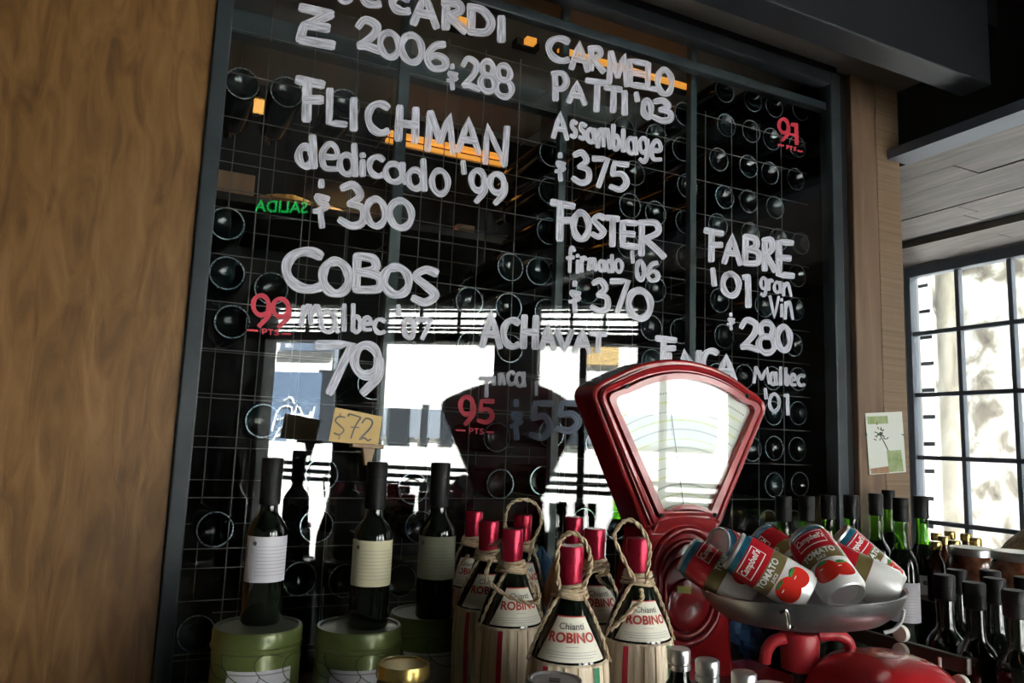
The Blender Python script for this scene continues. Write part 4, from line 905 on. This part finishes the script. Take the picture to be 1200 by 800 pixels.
# the pan, carried by the hub, with its wire hooks
PC = at_d(939, 689, 1.12); pr = .1445
pan = thing('scale_pan', 'round aluminium pan of the red scale holding the cans', 'pan', (PC.x, PC.y, PC.z-.046), face_cam(PC)); pan.rotation_euler = (0, -.06, face_cam(PC))
MB('alu').lathe([(0, .001), (.085, .001), (.112, .007), (.130, .020), (.1405, .036), (pr-.001, .0455), (pr+.0012, .0470), (pr+.0005, .0485), (pr-.003, .0475), (.138, .0365), (.127, .0215), (.110, .010), (.084, .0035), (0, .0035)], 72).build('dish', pan)
MB('darkbar').lathe([(0, -.012), (.030, -.012), (.034, -.006), (.034, .0005), (0, .0005)], 32).build('foot', pan)
for P in ([(914, 718), (921, 715), (924, 728), (925, 736), (931, 735)],):
    mb = MB('chrome'); D = (Vector(pan.location)-CAM).dot(CF)-.118; mb.tube(crom([at_d(x, y, D) for x, y in P], 5), .0022, 8); bw(mb, 'hook', pan)
mb = MB('alu'); D = 1.11; mb.tube(crom([at_d(x, y, D) for x, y in ((1059, 714), (1057, 726), (1048, 737), (1036, 741))], 5), .003, 8); bw(mb, 'hook', pan)

# ---------------------------------------------------------------- tomato juice cans in the pan
CL, CRD = .112, .0315
Rc = lambda z: CRD
canroot = []
def can(t_px, b_px, td, bd, lab, roll=0.0):
    A, B = at_d(*t_px, td), at_d(*b_px, bd); ax = (A-B).normalized(); c = (A+B)/2
    v = (CAM-c); v = (v-ax*v.dot(ax)).normalized()            # label side towards the camera
    y = -v; x = y.cross(ax); Rm = Matrix((x, y, ax)).transposed().to_4x4() @ Matrix.Rotation(roll, 4, 'Z')
    mw = Matrix.Translation(c-ax*CL/2) @ Rm
    if not canroot:
        r = thing('can', lab, 'can', (0, 0, 0), 0, 'tomato juice cans in the pan'); r.rotation_mode = 'XYZ'
        R0 = CRD
        body = MB('canwhite', 'canred', 'cangold', 'canblue').lathe([(R0-.004, .001), (R0-.0035, .004), (R0, .009), (R0, .046), (R0, .0465), (R0, .0655), (R0, .066), (R0, .098), (R0-.001, .1005), (R0-.0035, .106), (R0-.0035, .1075)], 48, mf=lambda i: [0, 0, 0, 1, 2, 2, 1, 3, 3, 3][i]).build('body', r)
        MB('silver').lathe([(R0-.0035, .1065), (R0-.0030, .110), (R0-.0045, .1115), (R0-.006, .109), (R0-.0065, .107), (.010, .107), (.008, .1078), (0, .1078)], 40).build('lid', r)
        MB('silver').lathe([(0, .006), (R0-.012, .006), (R0-.008, .002), (R0-.006, .0), (R0-.004, .0012)], 40).build('bottom', r)
        mb = MB('tomato', 'leaf', 'white', 'canred')
        for ac, zc, rr in ((-.15, .028, .0175), (.62, .024, .0145)):
            n = 28; b = len(mb.v)
            for ring_ in range(5):
                for i in range(n):
                    q = 2*PI*i/n; rad = rr*ring_/4; a = ac+rad*1.08*math.cos(q)/R0; z = zc+rad*.92*math.sin(q); mb.v.append(Vector(((R0+.0006)*math.sin(a), -(R0+.0006)*math.cos(a), z)))
            for ring_ in range(4):
                for i in range(n): mb.face((b+ring_*n+i, b+ring_*n+(i+1) % n, b+(ring_+1)*n+(i+1) % n, b+(ring_+1)*n+i), 0)
            for k in range(5):
                q = PI/2+(k-2)*.55; P = []
                for s_, w in ((.0, .0), (.5, .0022), (1.0, 0), (.5, -.0022)):
                    u, w2 = math.cos(q)*.010*s_-math.sin(q)*w, math.sin(q)*.006*s_+math.cos(q)*w; a = ac+u/R0; P.append(((R0+.0009)*math.sin(a), -(R0+.0009)*math.cos(a), zc+rr*.62+w2))
                mb.poly(P, 1)
            wrap_patch(mb, Rc, zc+rr*.25, zc+rr*.33, ac-.22, ac-.06, .0009, 2, 1, 4)
        mb.build('tomato_print', r)
        mb = MB('white', 'canred', 'cangold')
        wrap_patch(mb, Rc, .0735, .0955, -.72, .72, .0004, 0, 1, 24); wrap_patch(mb, Rc, .0748, .0942, -.69, .69, .0007, 1, 1, 24)
        text_wrap(mb, 'Campbell\'s', Rc, .0855, 0, .0125, .0010, 0, .78, .02, .22)
        text_wrap(mb, 'TOMATO', Rc, .0590, 0, .0125, .0008, 0, .92, .03); text_wrap(mb, 'JUICE', Rc, .0500, 0, .0062, .0008, 0, .9, .02)
        mb.build('lettering', r)
        canroot.append(r)
    else: r = dup(canroot[0], (0, 0, 0), None, lab)
    r.location = mw.translation; r.rotation_euler = mw.to_euler('XYZ'); return r
can((870, 651), (934, 690), 1.06, 1.035, 'red and white can leaning left at the front of the pan, large letters readable', -.1)
can((951, 638), (986, 690), 1.10, 1.03, 'red and white can leaning steeply in the middle of the pan', .05)
can((818, 658), (868, 690), 1.13, 1.10, 'shaded can at the left edge of the pan with a blue rim', .9)
can((845, 640), (892, 660), 1.21, 1.24, 'can lying behind at the left, next to the body of the scale', .6)
can((903, 640), (938, 668), 1.26, 1.21, 'can behind the two front cans in the middle of the pan', -.6)
can((993, 642), (1033, 677), 1.20, 1.18, 'can lying behind at the right end of the pan', .4)
can((982, 662), (1030, 685), 1.12, 1.095, 'can with its silver bottom end turned to the right edge of the pan', 2.6)

# ================================================================ BOTTLES AND JARS AT THE WINDOW END
OH = 1.412-CZ
oprof = [(0, .004), (.022, 0), (.0305, .001), (.033, .007), (.033, .190), (.0315, .205), (.026, .221), (.0185, .234), (.0150, .243), (.0138, .255), (.0135, OH-.040)]
ocap = [(.0142, OH-.052), (.0162, OH-.050), (.0162, OH-.022), (.0168, OH-.0215), (.0168, OH-.002), (.0155, OH), (0, OH)]
RO = rfun(oprof)
big = None
def tall_bottle(px, lab, label, py=580):
    global big
    p = at_z(px, py, 1.412); loc = (p.x, p.y, CZ)
    if big is None:
        big = thing('oil_bottle', lab, 'bottle', loc, face_cam(p), 'tall green bottles beside the pillar')
        MB('bottle', 'tint').lathe(oprof, 40, mf=lambda i: 1 if i >= 7 else 0).build('glass', big); MB('capblk').lathe(ocap, 32).build('capsule', big); r = big
    else: r = dup(big, loc, face_cam(p), lab)
    if label:
        mb = MB('lab_w', 'inkgrey', 'ink'); wrap_patch(mb, RO, .085, .168, math.radians(-80), math.radians(80), .0005, 0, 1, 36)
        for i in range(8): z = .140-.006*i; wrap_patch(mb, RO, z, z+.0007, math.radians(-40), math.radians(45), .0009, 1, 1, 12)
        for i in range(12):
            q = 2*PI*i/12; P = []
            for rr, dq in ((0, 0), (.006, 0), (.0055, .6)): a = .1+rr*math.cos(q+dq)/.033; P.append((.0342*math.sin(a), -.0342*math.cos(a), .152+rr*math.sin(q+dq)))
            mb.poly(P, 2)
        mb.build('label', r)
    return r
for px, lab, l_, py in ((918, 'tall dark bottle leftmost of the row, behind the scale pan', 0, 581), (945, 'tall dark bottle second from the left in the row behind the pan', 0, 581), (970, 'tall dark bottle third from the left in the row behind the pan', 0, 580), (997, 'tall dark bottle behind the pan, just left of the pillar edge', 0, 580),
    (1026, 'tall green bottle in front of the pillar, left of the leaflet bottle', 0, 578), (1041, 'tall green bottle half hidden at the pillar, behind its neighbours', 0, 574), (1055, 'tall green bottle with white label under the leaflet', 1, 583), (1079, 'tall green bottle with white label and bright neck at the window', 1, 581)):
    tall_bottle(px, lab, l_, py)
sm = None
for k, (px, py, lab) in enumerate(((1106, 673, 'dark bottle with black cap nearest the white labelled bottles'), (1121, 667, 'dark bottle with black cap behind, in front of the kraft card'), (1141, 682, 'dark bottle with black cap below the brown jar'), (1160, 668, 'dark bottle with black cap at the back between the two jars'), (1165, 677, 'dark bottle with black cap between the two jars, one step nearer'), (1188, 691, 'dark bottle with black cap low at the picture edge'), (1201, 676, 'dark bottle with black cap cut by the picture edge'))):
    p = at_z(px, py, 1.313); loc = (p.x, p.y, CZ)
    if sm is None:
        sm = thing('oil_bottle', lab, 'bottle', loc, face_cam(p), 'dark bottles at the window end')
        MB('bottle').lathe(bprof[:-1]+[(.0128, .215)], 36).build('glass', sm); MB('capblk').lathe([(.0134, .208), (.0158, .210), (.0158, .230), (.0164, .2305), (.0164, .246), (.0150, BH), (0, BH)], 28).build('capsule', sm)
    else: dup(sm, loc, face_cam(p), lab)
RZ = 1.190
rs_ = thing('display_riser', 'dark wooden riser carrying the jars at the window end', 'riser', (1.92, -.28, CZ))
mb = MB('counter'); mb.box((1.58, -.62, RZ-.02), (2.30, -.03, RZ)); bw(mb, 'top', rs_, False)
for x in (1.59, 2.27): mb = MB('counter'); mb.box((x, -.60, CZ), (x+.02, -.05, RZ-.02)); bw(mb, 'side', rs_, False)
gb = None
for k, (px, py, d, lab) in enumerate(((1096, 634, 1.80, 'small bottle with gold cap right at the tall bottle with bright neck'), (1097, 624, 1.98, 'small bottle with gold cap behind, next to the tall bottle'), (1106, 628, 1.88, 'small bottle with gold cap, middle of the left cluster'), (1113, 622, 2.0, 'small bottle with gold cap at the back of the left cluster'), (1118, 633, 1.78, 'small bottle with gold cap just left of the brown jar'), (1132, 625, 2.0, 'small bottle with gold cap behind the brown jar, left one'), (1143, 630, 1.9, 'small bottle with gold cap behind the brown jar, right one'))):
    p = at_z(px, py, 1.318); loc = (p.x, p.y, RZ); h = 1.318-RZ
    if gb is None:
        gb = thing('small_bottle', lab, 'bottle', loc, 0, 'small bottles with gold caps')
        MB('jarfill').lathe([(0, 0), (.017, 0), (.0185, .003), (.0185, h-.055), (.016, h-.042), (.0095, h-.030), (.009, h-.012)], 28).build('glass', gb)
        MB('gold').lathe([(.0105, h-.020), (.0128, h-.018), (.0132, h-.004), (.0115, h), (0, h)], 28).build('cap', gb)
    else: dup(gb, loc, 0, lab)
for px, py, d, r, lab in ((1138, 641, 1.62, .041, 'brown preserve jar with metal lid below the window'), (1192, 646, 1.46, .042, 'brown preserve jar with metal lid at the picture edge')):
    p = at_d(px, py, d); h = p.z-RZ; j = thing('jar', lab, 'jar', (p.x, p.y, RZ), 0)
    MB('jam').lathe([(0, 0), (r, 0), (r*1.12, .008), (r*1.12, h-.035), (r*1.05, h-.022), (r*.93, h-.016)], 40).build('glass', j)
    MB('alu').lathe([(r*.95, h-.017), (r*1.04, h-.016), (r*1.05, h-.004), (r*1.0, h), (0, h-.001)], 40).build('lid', j)
p = at_d(1198, 632, 1.86); bk = thing('basket', 'brown wicker basket with raised lid at the window', 'basket', (p.x, p.y, RZ), face_cam(p))
MB('basket').lathe([(0, 0), (.07, 0), (.085, .02), (.095, .075), (.098, .082), (.092, .08), (.08, .02), (0, .01)], 40, mod=lambda a, z: 1+.02*math.sin(24*a)).build('bowl', bk)
mb = MB('basket'); mb.lathe([(.092, 0), (.095, .006), (.07, .022), (.035, .032), (0, .035)], 40, frame=Matrix.Translation((.02, .03, .105)) @ Matrix.Rotation(math.radians(-38), 4, 'Y') @ Matrix.Rotation(math.radians(14), 4, 'X'), mod=lambda a, z: 1+.015*math.sin(24*a)); mb.build('lid', bk)
p = at_d(1110, 662, 1.72); mb = MB('card'); mb.box((-.018, 0, 0), (.018, .002, .055)); mb.box((-.018, .002, 0), (.018, .022, .002)); o = mb.build('name_card', smooth=False); o.location = (p.x, p.y, RZ); o.rotation_euler = (0, 0, face_cam(p)); tag(o, 'small kraft card standing left of the brown jar', 'card')

# ---------------------------------------------------------------- papers on the pillar
Q = [at_y(*q, -.004) for q in ((1019, 556), (1062, 553), (1057, 482), (1014, 484))]
lf = thing('leaflet', 'white and green leaflet with a plant drawing pinned to the pillar', 'leaflet', tuple((Q[0]+Q[1])/2))
mb = MB('paper'); d = Vector((0, .0015, 0)); mb.hexa([Q[0]+d, Q[1]+d, Q[2]+d, Q[3]+d, Q[0], Q[1], Q[2], Q[3]]); sheet = bw(mb, 'sheet', lf, False)
for q in (((1017, 497), (1041, 496), (1040, 487), (1016, 488)), ((1042, 553), (1059, 552), (1056, 527), (1039, 528))): mb = MB('papergreen'); mb.poly([at_y(*k, -.0045) for k in q]); bw(mb, 'green_print', sheet, False)
mb = MB('board'); mb.poly([at_y(*k, -.0045) for k in ((1021, 555), (1042, 554), (1042, 546), (1020, 549))]); bw(mb, 'brown_print', sheet, False)
mb = MB('vine'); r3 = random.Random(9)
ink(mb, [(1041, 528), (1035, 516), (1030, 508)], 1.4, -.0046)
for k in range(26):
    x, y = 1032+r3.gauss(0, 7), 509+r3.gauss(0, 6); a = r3.uniform(0, 6); ink(mb, [(x, y), (x+4*math.cos(a), y+3*math.sin(a))], 1.6, -.0046)
bw(mb, 'plant_print', sheet, False)
a, c = at_y(1046, 600, -.006), at_y(1060, 590, -.006)
mb = MB('lab_f', 'board'); mb.box((a.x, -.006, a.z), (c.x, -.001, c.z)); mb.box((a.x-.010, -.008, a.z), (a.x-.0005, -.001, c.z), 1); tag(mb.build('note_card', smooth=False), 'small pale note with brown edge low on the pillar', 'card')
